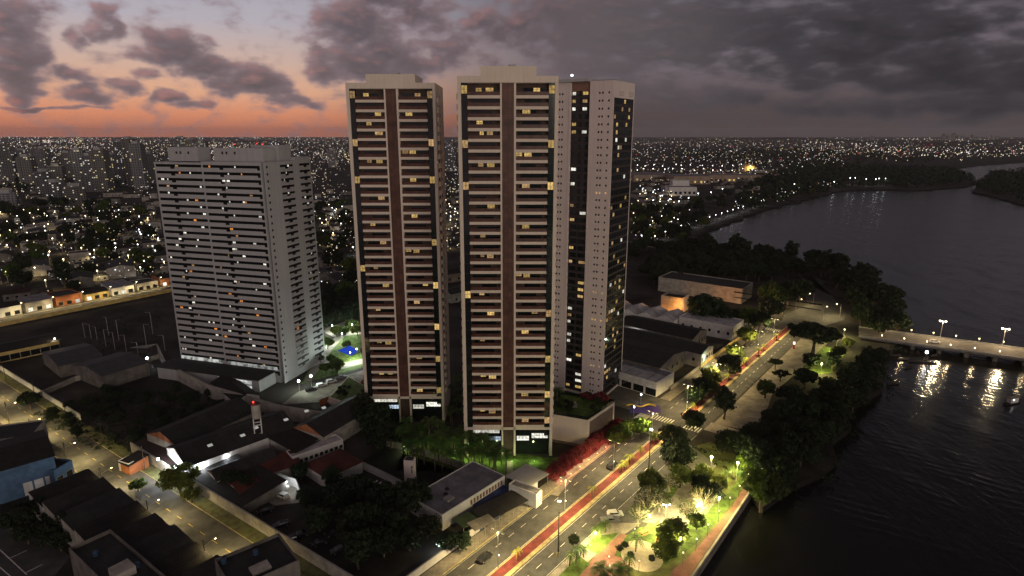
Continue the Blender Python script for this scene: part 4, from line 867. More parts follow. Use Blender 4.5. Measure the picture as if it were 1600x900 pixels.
for px, py, z, w_ in [(313, 727, 4.6, 'nearest the gable end of the white warehouse'), (352, 711, 4.6, 'midway along the white warehouse wall'), (391, 696, 4.6, 'below the water tower on the white warehouse wall')]: wall_lamp((*G(px, py, z), z), 'bright cold wall light ' + w_, power=1500)
for px, py, z, w_ in [(253, 715, 5.5, 'high on the gable end facing the street'), (280, 727, 4.4, 'low on the gable end facing the street')]: wall_lamp((*(G(px, py, z) + Vector((-.8, -.8))), z), 'glaring cold floodlight ' + w_, power=3000, r=.42)
bld('annex', 'small gabled building with orange gable and lit white window by the street tree', 'building', (339, 751), (433, 716), 8, 4, 'gable', plaster_white, roof_dark, 1.8, [('f', 9, 1.6, 2.8, 1.3)], gm=plaster_orange, lit=.12, litm=win_white)
bld('shed', 'black roofed shed between the lit warehouse and the orange gable', 'shed', (462, 707), (506, 684), 13, 4.5, 'shed', plaster_dark, roof_black, 1.6)
bld('shed', 'dark shed with an orange painted gable end', 'shed', (457, 668), (505, 682), 26, 6, 'gable', plaster, roof_dark, 3.0, gm=plaster_orange, ridge='y')
bld('classroom_wing', 'long flat white wing with a row of small windows', 'building', (457, 716), (536, 688), 5, 4.2, 'flat', plaster_white, roof_pale, win=[('f', 10, 1.8, 2.8, 1.0)])
bld('clubhouse', 'low pavilion with a red tiled hip roof beside the pool yard', 'building', (510, 748), (566, 722), 12, 3.6, 'hip', plaster_white, roof_red, 2.0)
bld('shed', 'red roofed lean-to left of the lit car yard', 'shed', (378, 774), (410, 760), 10, 3.2, 'gable', plaster, roof_red, 1.2)
bld('shed', 'red roofed lean-to behind the lit car yard', 'shed', (412, 742), (470, 726), 8, 3.2, 'shed', plaster, roof_red, 1.2)
wall_run('yard_wall', 'white wall round the lit yard with parked cars', [(404, 770), (437, 752), (464, 762), (470, 778)], 2.8, .2, plaster_white)
sheet('ground', [G(*p) for p in [(400, 775), (437, 752), (470, 764), (470, 785), (430, 790)]], .01, pave)
wall_lamp((*G(447, 752, 3.2), 3.0), 'cold light above the yard with the parked white cars', power=420); wall_lamp((*G(408, 765, 3.2), 3.0), 'cold light at the gate of the parked car yard', power=250)
for i, (px, py, lab) in enumerate([(431, 770, 'white car in the lit yard, left one of three'), (441, 764, 'white car in the lit yard against the back wall'), (441, 777, 'white car in the lit yard nearest the camera')]): cc_ = copy_tree(c1, (*G(px, py), .02), 2.6, 1.0, lab)
wall_run('boundary_wall', 'pale wall behind the palms along the dark sports court', [(604, 697), (668, 714), (727, 735)], 2.4)
wall_run('boundary_wall', 'broad pale wall running to the sign tower beside the pool', [(566, 732), (600, 748), (634, 766)], 2.2, .5, plaster_white)
sheet('ground', [G(*p) for p in [(560, 722), (602, 700), (720, 738), (655, 772)]], .012, pbr('black_court', (.008, .009, .008), .95, .3, .2))
sheet('pool', [G(*p) for p in [(553, 757), (568, 752), (590, 766), (574, 772)]], .03, pbr('dark_pool_water', (.01, .04, .06), .05, .2, .5), 'thing', 'small dark rectangular pool beside the pale wall', 'pool')
def lounger(loc, rz, lab):
    t = root('pool_lounger', lab, 'lounger', loc, rz, 'pool loungers'); MB().box(0, 1.3, -.32, .32, .28, .36).build('seat', plaster_white, t); b = MB(); b.quad([(0, -.32, .3), (0, .32, .3), (-.6, .32, .85), (-.6, -.32, .85)]); b.quad([(0, .32, .3), (0, -.32, .3), (-.6, -.32, .85), (-.6, .32, .85)][::1]); b.build('backrest', plaster_white, t)
    for x in (.1, 1.2): MB().box(x - .03, x + .03, -.3, .3, 0, .279).build('leg', metal, t)
for i, (px, py) in enumerate([(574, 750), (584, 755), (593, 757), (603, 763), (611, 764)]): lounger((*G(px, py), .01), .4 + .3 * i, '%s white lounger in the row between pool and pale wall' % ORD[i])
# sign tower with dark marks
P = G(642, 764); t = root('sign_tower', 'pale square tower with dark letters beside the flat roofed building', 'tower', (*P, 0), math.radians(-8)); MB().box(-1.45, 1.45, -1.2, 1.2, 0, 10).build('shaft', wall_white, t); MB().box(-1.2, 1.2, -.95, .95, 10.002, 10.1).build('top_opening', metal_dark, t)
for i in range(2):
    b = MB(); z = 8.3 - i * 1.3; b.box(.75, .90, -1.25, -1.203, z - .95, z)
    for q in range(3): b.box(.903, 1.30, -1.25, -1.203, z - .95 + q * .40, z - .80 + q * .40)
    b.build('letter', metal_dark, t)
fb = bld('office', 'flat roofed pale building with brown window row facing the avenue', 'building', (691, 806), (789, 744), 13.0, 4.6, 'flat', plaster_white, roof_grey, parapet=.25)
L = (G(789, 744, 4.6) - G(691, 806, 4.6)).length
for i in range(11): b = MB(); x = L * .42 + i * L * .05; b.box(x, x + L * .032, -.05, -.003, 2.4, 3.9); b.build('window', pbr('brown_shutter', (.16, .07, .05), .6, .2, 1), fb)
for x, y in ((7, 6), (9, 7.5)): MB().box(x, x + .9, y, y + .9, 4.66, 5.1).build('roof_hatch', metal_dark, fb)
MB().box(5, 7.5, 3.0, 5.0, 4.66, 5.4).build('air_unit', metal, fb)
b = MB(); b.quad([(L * .45, -.05, 2.2), (L * .45, -2.6, 1.7), (L * .97, -2.6, 1.7), (L * .97, -.05, 2.2)]); b.quad([(L * .45, -.05, 2.1), (L * .97, -.05, 2.1), (L * .97, -2.6, 1.6), (L * .45, -2.6, 1.6)]); b.build('awning', pbr('blue_awning', (.015, .025, .10), .7), fb)
def canopy(label, e0, e1, depth, h, mat, n=3):
    P0, P1 = G(*e0, h), G(*e1, h); L = (P1 - P0).length; t = root('carport', label, 'carport', (*P0, 0), math.atan2((P1 - P0).y, (P1 - P0).x)); MB().box(0, L, 0, depth, h, h + .15).build('roof', mat, t)
    for i in range(n):
        for y in (.3, depth - .3): MB().cyl(.3 + (L - .6) * i / (n - 1), y, 0, h - .003, .08).build('post', metal, t)
canopy('low green carport in front of the flat roofed building', (724, 826), (752, 812), 5, 2.6, pbr('green_sheet', (.05, .075, .035), .8)); canopy('long dark carport roof beside the avenue fence', (757, 818), (826, 782), 7, 2.6, roof_dark, 4); canopy('pale carport roof by the fence gate', (742, 830), (776, 815), 4, 2.8, pave)
canopy('slanted grey entrance canopy of the beige tower', (826, 762), (858, 741), 9, 3.6, wall_grey, 2)
bld('wall_house', 'beige windowless gatehouse between office and driveway', 'building', (795, 758), (838, 775), 3, 4, 'flat', plaster_white, roof_grey)
wall_run('street_fence', 'long pale fence along the avenue pavement with a blue stretch', [av(-45, -15.1), av(-4, -15.1), av(10, -15.1)], 2.2, .2, plaster_white); wall_run('street_fence', 'blue-grey painted stretch of fence along the avenue pavement', [av(10.2, -15.1), av(24, -15.1)], 2.3, .2, plaster_blue); wall_run('street_fence', 'white end stretch of the avenue fence beside the driveway', [av(24.2, -15.1), av(36, -15.1)], 2.2, .2, plaster_white)
gh = wall_lamp((*G(682, 850, 2.4), 2.4), 'cold light on a post in the dark yard', power=650)
for i, (px, py, r_) in enumerate([(560, 790, 6.5), (600, 800, 7), (640, 815, 7), (575, 830, 6.5), (620, 840, 6.5), (660, 800, 5.5), (530, 800, 6), (500, 830, 6), (550, 860, 6.5), (600, 870, 6), (510, 790, 5.5), (480, 800, 5), (668, 840, 5), (470, 750, 4.6), (520, 768, 5), (385, 770, 4.5), (640, 860, 5.0), (560, 890, 6), (698, 862, 3.6), (545, 775, 4.8)]): plant('dark%d' % (i % 3), (*G(px, py), 0), r_ * .66, 'black tree of the clump filling the unlit yard beside the avenue', 'dark yard trees')
plant('dark1', (*G(722, 858), 0), 2.8, 'small dark tree behind the avenue fence')
# water tower
P = G(407, 705); wt_ = root('water_tower', 'slim white water tower with red light on top, over the dark warehouse roof', 'water tower', (*P, 0), .4)
MB().cyl(0, 0, 10.2, 14.2, 1.55, 1.5, 14).build('tank', plaster, wt_); tank = wt_.children[0]; MB().cyl(0, 0, 14.202, 14.35, 1.65, 1.6, 14).build('tank_lid', metal_dark, tank)
for x in (-1.2, 1.2):
    for y in (-1.2, 1.2): MB().box(x - .18, x + .18, y - .18, y + .18, 0, 10.1).build('leg', plaster_white, wt_)
for z in (2.8, 5.6, 8.2):
    for y in (-1.2, 1.2): MB().box(-1.018, 1.018, y - .12, y + .12, z, z + .25).build('brace', plaster_white, wt_)
    for x in (-1.2, 1.2): MB().box(x - .12, x + .12, -1.018, 1.018, z, z + .25).build('brace', plaster_white, wt_)
MB().ball((-.6, 0, 14.8), .28).build('beacon', lamp_red, wt_); light('POINT', wt_, (-.6, -.3, 15.2), 60, (1, .05, .03), .2); wt_.scale = (.92, .92, 1.2)
# ------------------------------------------------------------------ the side street on the west
ST = [(-60, 612), (0, 640), (75, 690), (180, 748), (290, 842), (330, 875), (380, 930), (560, 930), (540, 900), (420, 845), (300, 790), (200, 722), (60, 648), (0, 612), (-60, 585)]
STR = [G(*p) for p in ST]
stc0, stc1 = Vector((-215, 236)), Vector((-40, 112)); sd = (stc1 - stc0).normalized(); sn = Vector((-sd.y, sd.x))
def stq(a0, a1, o0, o1): return [stc0 + sd * a0 + sn * o0, stc0 + sd * a1 + sn * o0, stc0 + sd * a1 + sn * o1, stc0 + sd * a0 + sn * o1]
sheet('road', stq(-150, 240, -6.5, 5.5), .008, asphalt_old)
sheet('pavement', stq(-150, 240, 5.5, 9.2), .012, pbr('weedy_pavement', (.16, .13, .075), .95, .5, .5, detail=8, c2=(.10, .11, .04)))
sheet('pavement', stq(-150, 240, -8.6, -6.5), .012, pave)
for o0, o1 in ((5.3, 5.5), (-6.7, -6.5)): b = MB(); b.prism([tuple(p) for p in stq(-150, 240, o0, o1)], 0, .14); struct('kerb', b, kerb_m)
b = MB()
for i in range(40): q = stq(i * 6, i * 6 + 2.4, -.1, .1); b.quad([(p.x, p.y, .016) for p in q])
tag(b.build('road_markings', pbr('yellow_paint', (.5, .36, .06), .8, .3, 1)), kind='structure')
def build_cobra():
    t = root('street_pole', '', 'street pole'); MB().cyl(0, 0, 0, 8.6, .15, .10, 7).build('pole', wood_pole, t); MB().box(-.9, .9, -.06, .06, 8.0, 8.14).build('crossarm', wood_pole, t)
    MB().tube((0, 0, 6.6), (0, 2.6, 7.3), .04).build('arm', metal, t); h = MB().box(-.16, .16, 2.4, 3.2, 7.28, 7.42).build('lamp_head', metal, t); MB().ball((0, 2.9, 7.2), .24, sz=.6).build('lens', lamp_warm, h)
    light('SPOT', t, (0, 2.9, 7.0), 8500, (1, .78, .34), .3, 178)
    return t
cb = build_cobra()
for i, a in enumerate([-14, 16, 44, 67, 96, 122, 150, 178]):
    o = cb if i == 0 else copy_tree(cb); p = stc0 + sd * a + sn * -6.9; o.location = (*p, 0); o.rotation_euler = (0, 0, math.atan2(sd.y, sd.x)); tag(o, '%s wooden lamp pole along the west street, counted from its far end' % ORD[i], None, 'wooden lamp poles')
for i, a in enumerate([-5, 28, 58, 88, 118, 146]):
    p = stc0 + sd * a + sn * 6.3; t = tag(MB().cyl(0, 0, 0, 8.4, .14, .10, 7).box(-.9, .9, -.05, .05, 7.7, 7.84).build('utility_pole', wood_pole, None, (*p, 0), math.atan2(sd.y, sd.x)), '%s dark utility pole against the field wall of the west street' % ORD[i], 'utility pole', 'utility poles')
wall_run('field_wall', 'pale wall between the west street and the overgrown field', [stc0 + sd * -150 + sn * 9.4, stc0 + sd * 62 + sn * 9.4], 2.4, .2, plaster_white); wall_run('street_wall', 'long stained yellowish wall along the lower west street', [stc0 + sd * 102 + sn * 9.4, stc0 + sd * 240 + sn * 9.4], 3.4, .25, plaster)
bld('gatehouse', 'small white gatehouse with two windows by the west street', 'gatehouse', (201, 727), (223, 716), 5, 3, 'flat', plaster_white, roof_dark, win=[('f', 2, 1.4, 2.2, 1.6)]); bld('shed', 'brick coloured lean-to beside the gatehouse', 'shed', (186, 722), (201, 729), 6, 3, 'shed', plaster_orange, roof_black, 1)
bld('shed', 'dark rusty roof behind the stained street wall', 'shed', (*(stc0 + sd * 103 + sn * 10.3), 0), (*(stc0 + sd * 127 + sn * 10.3), 0), 10, 3.0, 'shed', plaster_dark, roof_rust, 1.0); bld('shed', 'black sheet roof behind the lower stained street wall', 'shed', (*(stc0 + sd * 127.5 + sn * 10.4), 0), (*(stc0 + sd * 165 + sn * 10.4), 0), 14, 3.1, 'shed', plaster_dark, roof_black, 1.0)
plant('broad1', (*G(284, 778), 0), 4.8, 'leafy street tree lit by the warehouse lights'); plant('broad0', (*G(216, 768), 0), 2.2, 'small tree glowing yellow in a street lamp'); plant('dark0', (*G(365, 762), 0), 3.0, 'dark tree beside the lit white window'); plant('dark0', (*G(48, 640), 0), 3.6, 'dark tree at the field wall corner'); plant('broad1', (*G(300, 786), 0), 2.6, 'small tree between street tree and stained wall')
blue = bld('blue_warehouse', 'blue walled warehouse with sooty roof at the west street', 'warehouse', (-70, 756), (84, 712), 22, 10, 'gable', plaster_blue, roof_black, 2.2, door=True); Lb = (G(84, 712, 10) - G(-70, 756, 10)).length
for i in range(3): MB().box(Lb - 3 - i * 2.6, Lb - .9 - i * 2.6, -.06, -.003, .2, 4.2).build('shutter', plaster_white, blue)
bld('annex', 'small blue annex with pale doors beside the blue warehouse', 'building', (84, 738), (113, 720), 9, 5.5, 'flat', plaster_blue, roof_black, win=[('f', 2, .3, 3.2, 2.0)]); bld('house', 'grey two storey house beyond the blue warehouse', 'house', (-40, 694), (50, 682), 12, 8, 'flat', plaster, roof_dark, win=[('f', 5, 4.8, 6, 1.3)])
RA, RBv = G(139, 738, 5.5), G(372, 893, 5.5); rd = (RBv - RA).normalized(); rn = Vector((rd.y, -rd.x)); RL = (RBv - RA).length; RDp = (G(40, 768, 5.5) - RA).length
for i in range(8):
    a0 = RL * i / 8 * 1.02; P0 = RA + rd * (a0) + rn * RDp; P1 = RA + rd * a0; Q0 = P0 + rd * (RL / 8); Q1 = P1 + rd * (RL / 8)
    bld('row_house', '%s dark roofed row house along the west street, counted from the blue warehouse' % ORD[i], 'house', (*Q0, 0), (*Q1, 0), RL / 8 - .05, 5.4 - .12 * i + (i % 3) * .35, 'shed', plaster if i else plaster_white, (roof_black, roof_row, roof_dark)[i % 3], 1.3 + .3 * (i % 2), over=.02, group='dark row houses', win=[('r', 1, .4, 2.6, 2.4)])
def corner_block(A, B, C, h):
    A, B, C = G(*A, h), G(*B, h), G(*C, h); u = C - B
    return (*(A + u), 0), (*C, 0), u.length, h
b0 = bld('flat_block', 'grey parapeted roof at the frame edge below the row houses', 'building', *corner_block((88, 872), (155, 841), (262, 908), 8), 'flat', plaster_dark, roof_dark, parapet=1.0); MB().box(2, 6, 8, 12, 8.07, 10).build('stair_house', plaster, b0)
b1 = bld('flat_block', 'dark parapeted roof at the frame edge beside the lower street', 'building', *corner_block((308, 893), (412, 850), (468, 880), 9), 'flat', plaster_dark, roof_dark, parapet=.9); MB().box(5, 9, 2, 5, 9.07, 9.8).build('roof_box', plaster, b1)
sheet('road', [G(*p) for p in [(-40, 840), (30, 800), (110, 870), (60, 930), (-40, 930)]], .006, asphalt); b = MB()
for (p0, p1) in [((-10, 850), (42, 898)), ((-10, 878), (18, 902)), ((16, 872), (42, 860)), ((38, 896), (66, 882))]:
    u0, u1 = G(*p0), G(*p1); d = (u1 - u0).normalized(); n = Vector((-d.y, d.x)) * .12; b.quad([(*(u0 - n), .012), (*(u1 - n), .012), (*(u1 + n), .012), (*(u0 + n), .012)])
tag(b.build('road_markings', white_paint), kind='structure')
for i, p in enumerate(scatter([(8, 825), (40, 800), (90, 815), (132, 850), (95, 862), (40, 850)], 10, 3.5, random.Random(12))): plant('dark%d' % (i % 3), (*p, 0), R.uniform(2.4, 3.2), 'dark tree of the clump behind the row houses', 'clump behind the row houses')
for i, p in enumerate(scatter([(60, 655), (180, 610), (330, 620), (420, 655), (400, 690), (230, 700), (170, 712)], 60, 4.5, random.Random(13))): plant('dark%d' % (i % 3) if i % 2 else 'bush', (*p, -.2), R.uniform(1.3, 2.4), 'dark scrub bush of the overgrown field', 'scrub of the overgrown field')
# ------------------------------------------------------------------ around the grey block
gar = root('garage_podium', 'low garage wing with lit decks at the foot of the grey block', 'garage', (-95.9, 242, 0), -math.atan2(.293, .956))
MB().box(-56, -4, -11, -.6, 0, 5.2).build('wall', wall_grey, gar); MB().box(-57, -3.4, -11.6, -.7, 5.202, 5.6).build('roof', roof_dark, gar)
for i, x in enumerate((-24, -15)):
    d = MB().box(x, x + 7.5, -11.06, -11.003, .8, 2.4).build('deck_opening', emit('garage_glow', (.9, .92, .9), .55, .7, .8), gar); MB().box(x, x + 7.5, -11.06, -11.003, 3.0, 4.5).build('deck_opening', emit('garage_glow', (.9, .92, .9), .55, .7, .8), gar)
for x0, x1 in ((-53, -31), (-28, -3)): MB().box(x0, x1, -.58, -.1, 5.7, 7.0).build('lit_gallery', emit('gallery_glow', (.85, .86, .82), .42, .8, .5), gar)
wall_run('boundary_wall', 'tall diagonal wall between the overgrown field and the grey block', [(248, 556), (262, 586), (330, 622), (440, 655), (520, 668)], 5.5, .4, plaster)
bld('low_roof', 'brown gabled shed against the tall diagonal wall', 'shed', (330, 598), (368, 628), 9, 4, 'gable', plaster_white, roof_black, 2)
sheet('road', [G(*p) for p in [(440, 632), (466, 612), (568, 578), (580, 592), (500, 628)]], .010, pave); sheet('lawn', [G(*p) for p in [(470, 600), (500, 545), (560, 500), (575, 540), (568, 574)]], .012, grassm)
for bright_patch in ([(474, 596), (486, 596), (520, 545), (552, 512), (545, 506), (505, 545)], [(505, 562), (540, 566), (568, 560), (568, 568), (530, 578), (500, 572)], [(500, 516), (545, 500), (575, 512), (570, 522), (520, 526)]): sheet('path', [G(*p) for p in bright_patch], .02, pave)  # pale sheets added so the lit grounds look brighter
wall_run('retaining_wall', 'red brick retaining wall beside the lit drive of the grey block', [(500, 634), (560, 612), (568, 600)], 2.6, .4, plaster_orange)
sheet('pool', [G(*p) for p in [(528, 548), (545, 540), (562, 548), (548, 556)]], .03, emit('pool_blue', (.03, .10, .75), .55), 'thing', 'glowing blue pool in the garden of the grey block', 'pool')
for i, (px, py, ca, lab) in enumerate([(486, 611, c3, 'black car on the lit drive below the grey block'), (503, 604, c1, 'white car on the lit drive, second from the floodlights'), (518, 598, c1, 'white car on the lit drive, third from the floodlights'), (532, 592, c2, 'grey pickup on the lit drive by the retaining wall')]): copy_tree(ca, (*G(px, py), .02), .55, 1.0, lab)
def glamp(px, py, lab, power=800, colr=(.86, 1, .88), h=4.5, lens=None, group='garden lamps of the grey block', r=.3):
    t = root('garden_lamp', lab, 'lamp', (*G(px, py), 0), 0, group); MB().cyl(0, 0, 0, h, .06, .05, 6).build('pole', metal, t); MB().ball((0, 0, h + .2), r).build('globe', lens or lamp_cold, t); light('POINT', t, (0, -.3, h + .1), power, colr, .3); return t
for i, (px, py, pw, rr_) in enumerate([(468, 612, 9000, .5), (487, 604, 9000, .5), (497, 560, 7200, .3), (505, 540, 7300, .3), (520, 522, 7400, .3), (535, 535, 7200, .3), (551, 520, 7200, .3), (548, 566, 7300, .3), (565, 510, 6900, .3), (530, 580, 6000, .3), (558, 560, 7000, .3)]): glamp(px, py, 'cold white garden lamp in the lit grounds of the grey block', pw, r=rr_)
for i, p in enumerate(scatter([(478, 580), (505, 535), (555, 498), (572, 520), (566, 570), (500, 598)], 16, 3.0, random.Random(14))): plant('broad%d' % (i % 3), (*p, 0), R.uniform(1.8, 3.2), 'lit green tree in the grounds of the grey block', 'lit trees by the grey block')
for i, p in enumerate(scatter([(495, 520), (510, 480), (560, 470), (568, 500), (530, 512)], 18, 5, random.Random(15))): plant('dark%d' % (i % 3), (*p, 0), R.uniform(4, 6), 'dark tree behind the lit grounds of the grey block', 'dark trees by the grey block')
# ------------------------------------------------------------------ far side of the field: lit street, lot with poles, sheds
m0, m1 = G(-40, 512), G(262, 452); md = (m1 - m0).normalized(); mn = Vector((-md.y, md.x))
def mq(a0, a1, o0, o1): return [m0 + md * a0 + mn * o0, m0 + md * a1 + mn * o0, m0 + md * a1 + mn * o1, m0 + md * a0 + mn * o1]
ML = (m1 - m0).length
sheet('road', mq(-60, ML + 60, -6, 6), .008, asphalt_old); sheet('pavement', mq(-60, ML + 60, 6, 9), .012, pave); sheet('pavement', mq(-60, ML + 60, -9, -6), .012, pave)
def build_pole_lamp():
    t = root('street_light', '', 'street lamp'); MB().cyl(0, 0, 0, 8, .12, .08, 7).build('pole', metal, t); MB().tube((0, 0, 7.9), (0, -2.2, 8.3), .05).build('arm', metal, t); h = MB().box(-.2, .2, -3, -2, 8.2, 8.36).build('lamp_head', metal, t); MB().ball((0, -2.6, 8.05), .34, sz=.6).build('lens', lamp_warm, h); light('SPOT', t, (0, -2.6, 7.9), 11000, (1, .78, .36), .3, 165); return t
sp_ = build_pole_lamp()
for i in range(7):
    o = sp_ if i == 0 else copy_tree(sp_); p = m0 + md * (8 + i * ML / 6.6) + mn * 6.5; o.location = (*p, 0); o.rotation_euler = (0, 0, math.atan2(md.y, md.x)); tag(o, '%s street light of the yellow lit road beyond the empty lot' % ORD[i], None, 'street lights beyond the lot')
wall_run('lot_wall', 'pale low wall between the yellow lit road and the empty lot', [m0 + md * -40 + mn * -9.4, m0 + md * (ML + 20) + mn * -9.4], 2.2, .2, plaster_yellow)
for i in range(10):
    p = m0 + md * (-4 + i * 15.5) + mn * 10.5; bld('shopfront', '%s low building along the yellow lit road, counted from its dim end' % ORD[i], 'building', (*p, 0), (*(p + md * 13.5), 0), R.uniform(10, 18), R.uniform(3.6, 6.5), ('flat', 'gable', 'shed')[i % 3], (plaster_yellow, plaster_white, plaster, plaster_orange)[i % 4], (roof_dark, roof_black, roof_grey)[i % 3], 1.6, [('f', 3, .4, 2.6, 2.4)], lit=.25, litm=win_white, group='buildings along the lit road')
def lotpole(px, py, i, h=9):
    o = tag(MB().cyl(0, 0, 0, h, .16, .11, 6).tube((0, 0, h - .1), (-2.2 if i % 3 else 2.4, 0, h + .05), .06).build('lot_pole', concrete, None, (*G(px, py), 0), R.uniform(-.3, .3)), '%s bare concrete pole standing in the empty lot, counted from the left' % ORD[i], 'pole', 'poles of the empty lot')
for i, (px, py, h) in enumerate([(133, 528, 8), (143, 530, 8), (152, 531, 7), (166, 542, 9), (170, 524, 10), (180, 547, 9), (186, 532, 11), (198, 551, 9), (217, 560, 8), (229, 540, 11), (239, 522, 12), (258, 548, 8)]): lotpole(px, py, i, h)
for i in range(4): tag(MB().box(-4.5, 4.5, -.15, .15, 0, .35).build('stacked_pole', concrete, None, (*(G(218, 544) + Vector((i * .5, i * 1.2))), 0), .15 * i), '%s pale concrete pole lying on the ground of the lot' % ORD[i], 'pole', 'poles lying in the lot')
bld('depot', 'long dark roofed depot with lit pale bays and a lamp at its corner', 'building', (-20, 555), (92, 532), 16, 5, 'gable', plaster_yellow, roof_black, 1.5, [('f', 7, .6, 3.2, 3.6)]); glamp(89, 548, 'lamp at the corner of the dark roofed depot', 1500, (1, .86, .6), 6, lamp_warm, None, .35); glamp(2, 552, 'cold lamp in front of the dark roofed depot', 700, (.85, .95, 1), 4, None, None)
bld('hangar', 'broad grey roofed hangar with a lit bluish doorway', 'building', (160, 588), (232, 566), 24, 6, 'gable', plaster_dark, pbr('dim_sheet', (.045, .045, .048), .8, .2, .3), 2.0); glamp(232, 575, 'glaring cold floodlight at the hangar corner', 3200, (.85, .95, 1), 4.5, None, None, .55)
bld('hangar', 'second grey roofed hangar behind the lit doorway', 'building', (92, 572), (160, 556), 26, 5.5, 'gable', plaster_dark, pbr('dim_sheet', (.045, .045, .048), .8, .2, .3), 2.0); glamp(172, 592, 'cold lamp inside the hangar doorway', 600, (.8, .92, 1), 3, None, None)
wall_run('lot_wall', 'pale broken wall between the hangars and the overgrown field', [(60, 622), (118, 596), (178, 582), (250, 560)], 2.2, .2, plaster)
# ------------------------------------------------------------------ east side of the avenue: shop, sheds, long building
shop = bld('corner_shop', 'low pale corner shop with white banded front opposite the crossing', 'shop', tuple(av(119, -40)) + (0,), tuple(av(118, -16.5)) + (0,), 15, 5.6, 'flat', plaster_white, roof_grey, parapet=.7)
for i in range(4): MB().box(2 + i * 5.6, 6.6 + i * 5.6, -.06, -.003, .3, 3.2).build('shop_window', dark_glass, shop)
MB().box(-.2, 23.8, -.5, -.064, 3.6, 5.2).build('fascia', plaster_white, shop)
for i in range(4): MB().box(3 + i * 5.2, 7.6 + i * 5.2, 1.2, 9.5, 5.665, 5.9).build('roof_panel', roof_pale, shop)
EAST = [('warehouse', 'dark broad roofed warehouse behind the corner shop', (132, -70), (132, -22), 26, 7, 'gable', plaster_dark, roof_dark, 2.0), ('warehouse', 'dark gabled shed on the avenue with a lit green doorway', (160, -58), (160, -15), 14, 6.5, 'gable', plaster, roof_dark, 1.8), ('warehouse', 'black roofed shed between the lit doorway and the white sheds', (176, -66), (176, -26), 18, 7, 'gable', plaster_dark, roof_black, 2.0),
        ('white_hall', 'pale flat hall with corner window row on the avenue', (206, -46), (206, -17), 16, 7.0, 'flat', plaster_white, roof_pale, 0)]
for nm, lab, a, c_, dp, h, rf, wm_, rm_, rh in EAST:
    bld(nm, lab, 'warehouse', (*av(*a), 0), (*av(*c_), 0), dp, h, rf, wm_, rm_, rh, [('r', 5, 2.6, 4.2, 1.2), ('f', 6, 2.6, 4.0, 1.2)])
for i in range(5): bld('saw_tooth_shed', '%s pale vaulted roof bay of the white sheds, counted from the avenue' % ORD[i], 'warehouse', (*av(201 - i, -57 - i * 10.5), 0), (*av(201 - i, -46.6 - i * 10.5), 0), 17, 6.0, 'gable', plaster_white, roof_pale, 2.2, ridge='y', over=.02, group='white shed bays')
wall_lamp((*(av(163, -15)), 4.2), 'greenish light over the shed doorway on the avenue', (.75, 1, .7), 900); wall_lamp((*G(987, 520, 4), 4), 'cold light at the far end of the white sheds', power=1200)
wall_run('street_fence', 'yellow lit fence along the avenue in front of the white sheds', [av(160, -14.9), av(232, -14.9)], 1.9, .2, plaster_yellow); wall_run('street_fence', 'low pale fence between the corner shop and the sheds', [av(128, -14.9), av(158, -14.9)], 1.6, .2, plaster)
ru = bld('ruin', 'roofless orange lit ruin beside a dark tree', 'ruin', (1033, 465), (1066, 470), 12, 8, 'flat', plaster, soil, parapet=1.5); glamp(1049, 497, 'amber lamp at the foot of the roofless ruin', 60000, (1, .36, .07), 3.5, lamp_amber, None, .35); glamp(1080, 496, 'amber lamp beside the ruin, under the dark tree', 30000, (1, .36, .07), 3.5, lamp_amber, None, .3)
lw = bld('long_hall', 'long pale windowless hall at the edge of the headland wood', 'building', (1029, 434), (1160, 453), 22, 9, 'flat', plaster, roof_dark, parapet=.6); MB().box(50, 100, -.06, -.003, 3.4, 4.0).build('lower_strip', dark_glass, lw); MB().box(50, 100, -.06, -.003, 6.6, 7.4).build('strip_window', dark_glass, lw)
glamp(1090, 500, 'warm lamp before the long pale hall', 9000, (1, .8, .5), 5, lamp_warm, None); glamp(1140, 500, 'warm lamp at the end of the long pale hall', 9000, (1, .8, .5), 5, lamp_warm, None); glamp(1163, 500, 'greenish cold lamp among the trees past the white sheds', 1800, (.75, 1, .85), 4, None, None)
for i, (px, py, r_) in enumerate([(1100, 508, 9), (1125, 512, 7), (1170, 515, 6.5), (1185, 520, 6), (1150, 512, 6), (1165, 540, 5), (1203, 505, 7), (1140, 590, 6), (1147, 566, 4.5), (1100, 622, 4.8), (1086, 632, 4.2), (1110, 606, 4.4), (1230, 480, 8), (1250, 470, 8), (1205, 485, 8)]): plant(('dark0', 'dark1', 'broad0')[i % 3], (*G(px, py), 0), r_, 'tree among the sheds on the inland side of the avenue', 'trees among the avenue sheds')
for i, (px, py) in enumerate([(972, 690), (985, 684), (962, 700), (1000, 682)]): plant('broad%d' % (i % 3), (*G(px, py), 0), 3.4, '%s leafy tree between the red hedge and the side street' % ORD[i], 'trees at the side street')
# play yard beside the side street
play = root('play_yard', 'colourful play mat yard beside the side street', 'playground', (*G(1006, 640), .02)); b = MB(); b.quad([(-6, -3, .0), (6, -3, 0), (7, 4, 0), (-4, 5, 0)]); b.build('purple_mat', pbr('purple_mat', (.04, .02, .13), .8), play); b = MB(); [b.tube((-6 + i, 3 + math.sin(i * .9), .3), (-5 + i, 3 + math.sin(i * .9 + .9), .3), .3) for i in range(11)]; b.build('yellow_border', pbr('yellow_rubber', (.5, .35, .02), .7), play)
glamp(1001, 632, 'cold lamp over the colourful play yard', 260, (.9, .95, 1), 4, None, None); glamp(990, 650, 'cold lamp at the gate beside the play yard', 400, (.9, .95, 1), 3.5, None, None)
# lamps lighting the junction at the end of the avenue
for i, (px, py) in enumerate([(1222, 492), (1243, 486), (1270, 478), (1285, 500), (1312, 495)]):
    o = copy_tree(sp_, (*G(px, py), 0), R.random() * 6, .95, '%s street light round the junction at the end of the avenue' % ORD[i], 'street lights of the junction')
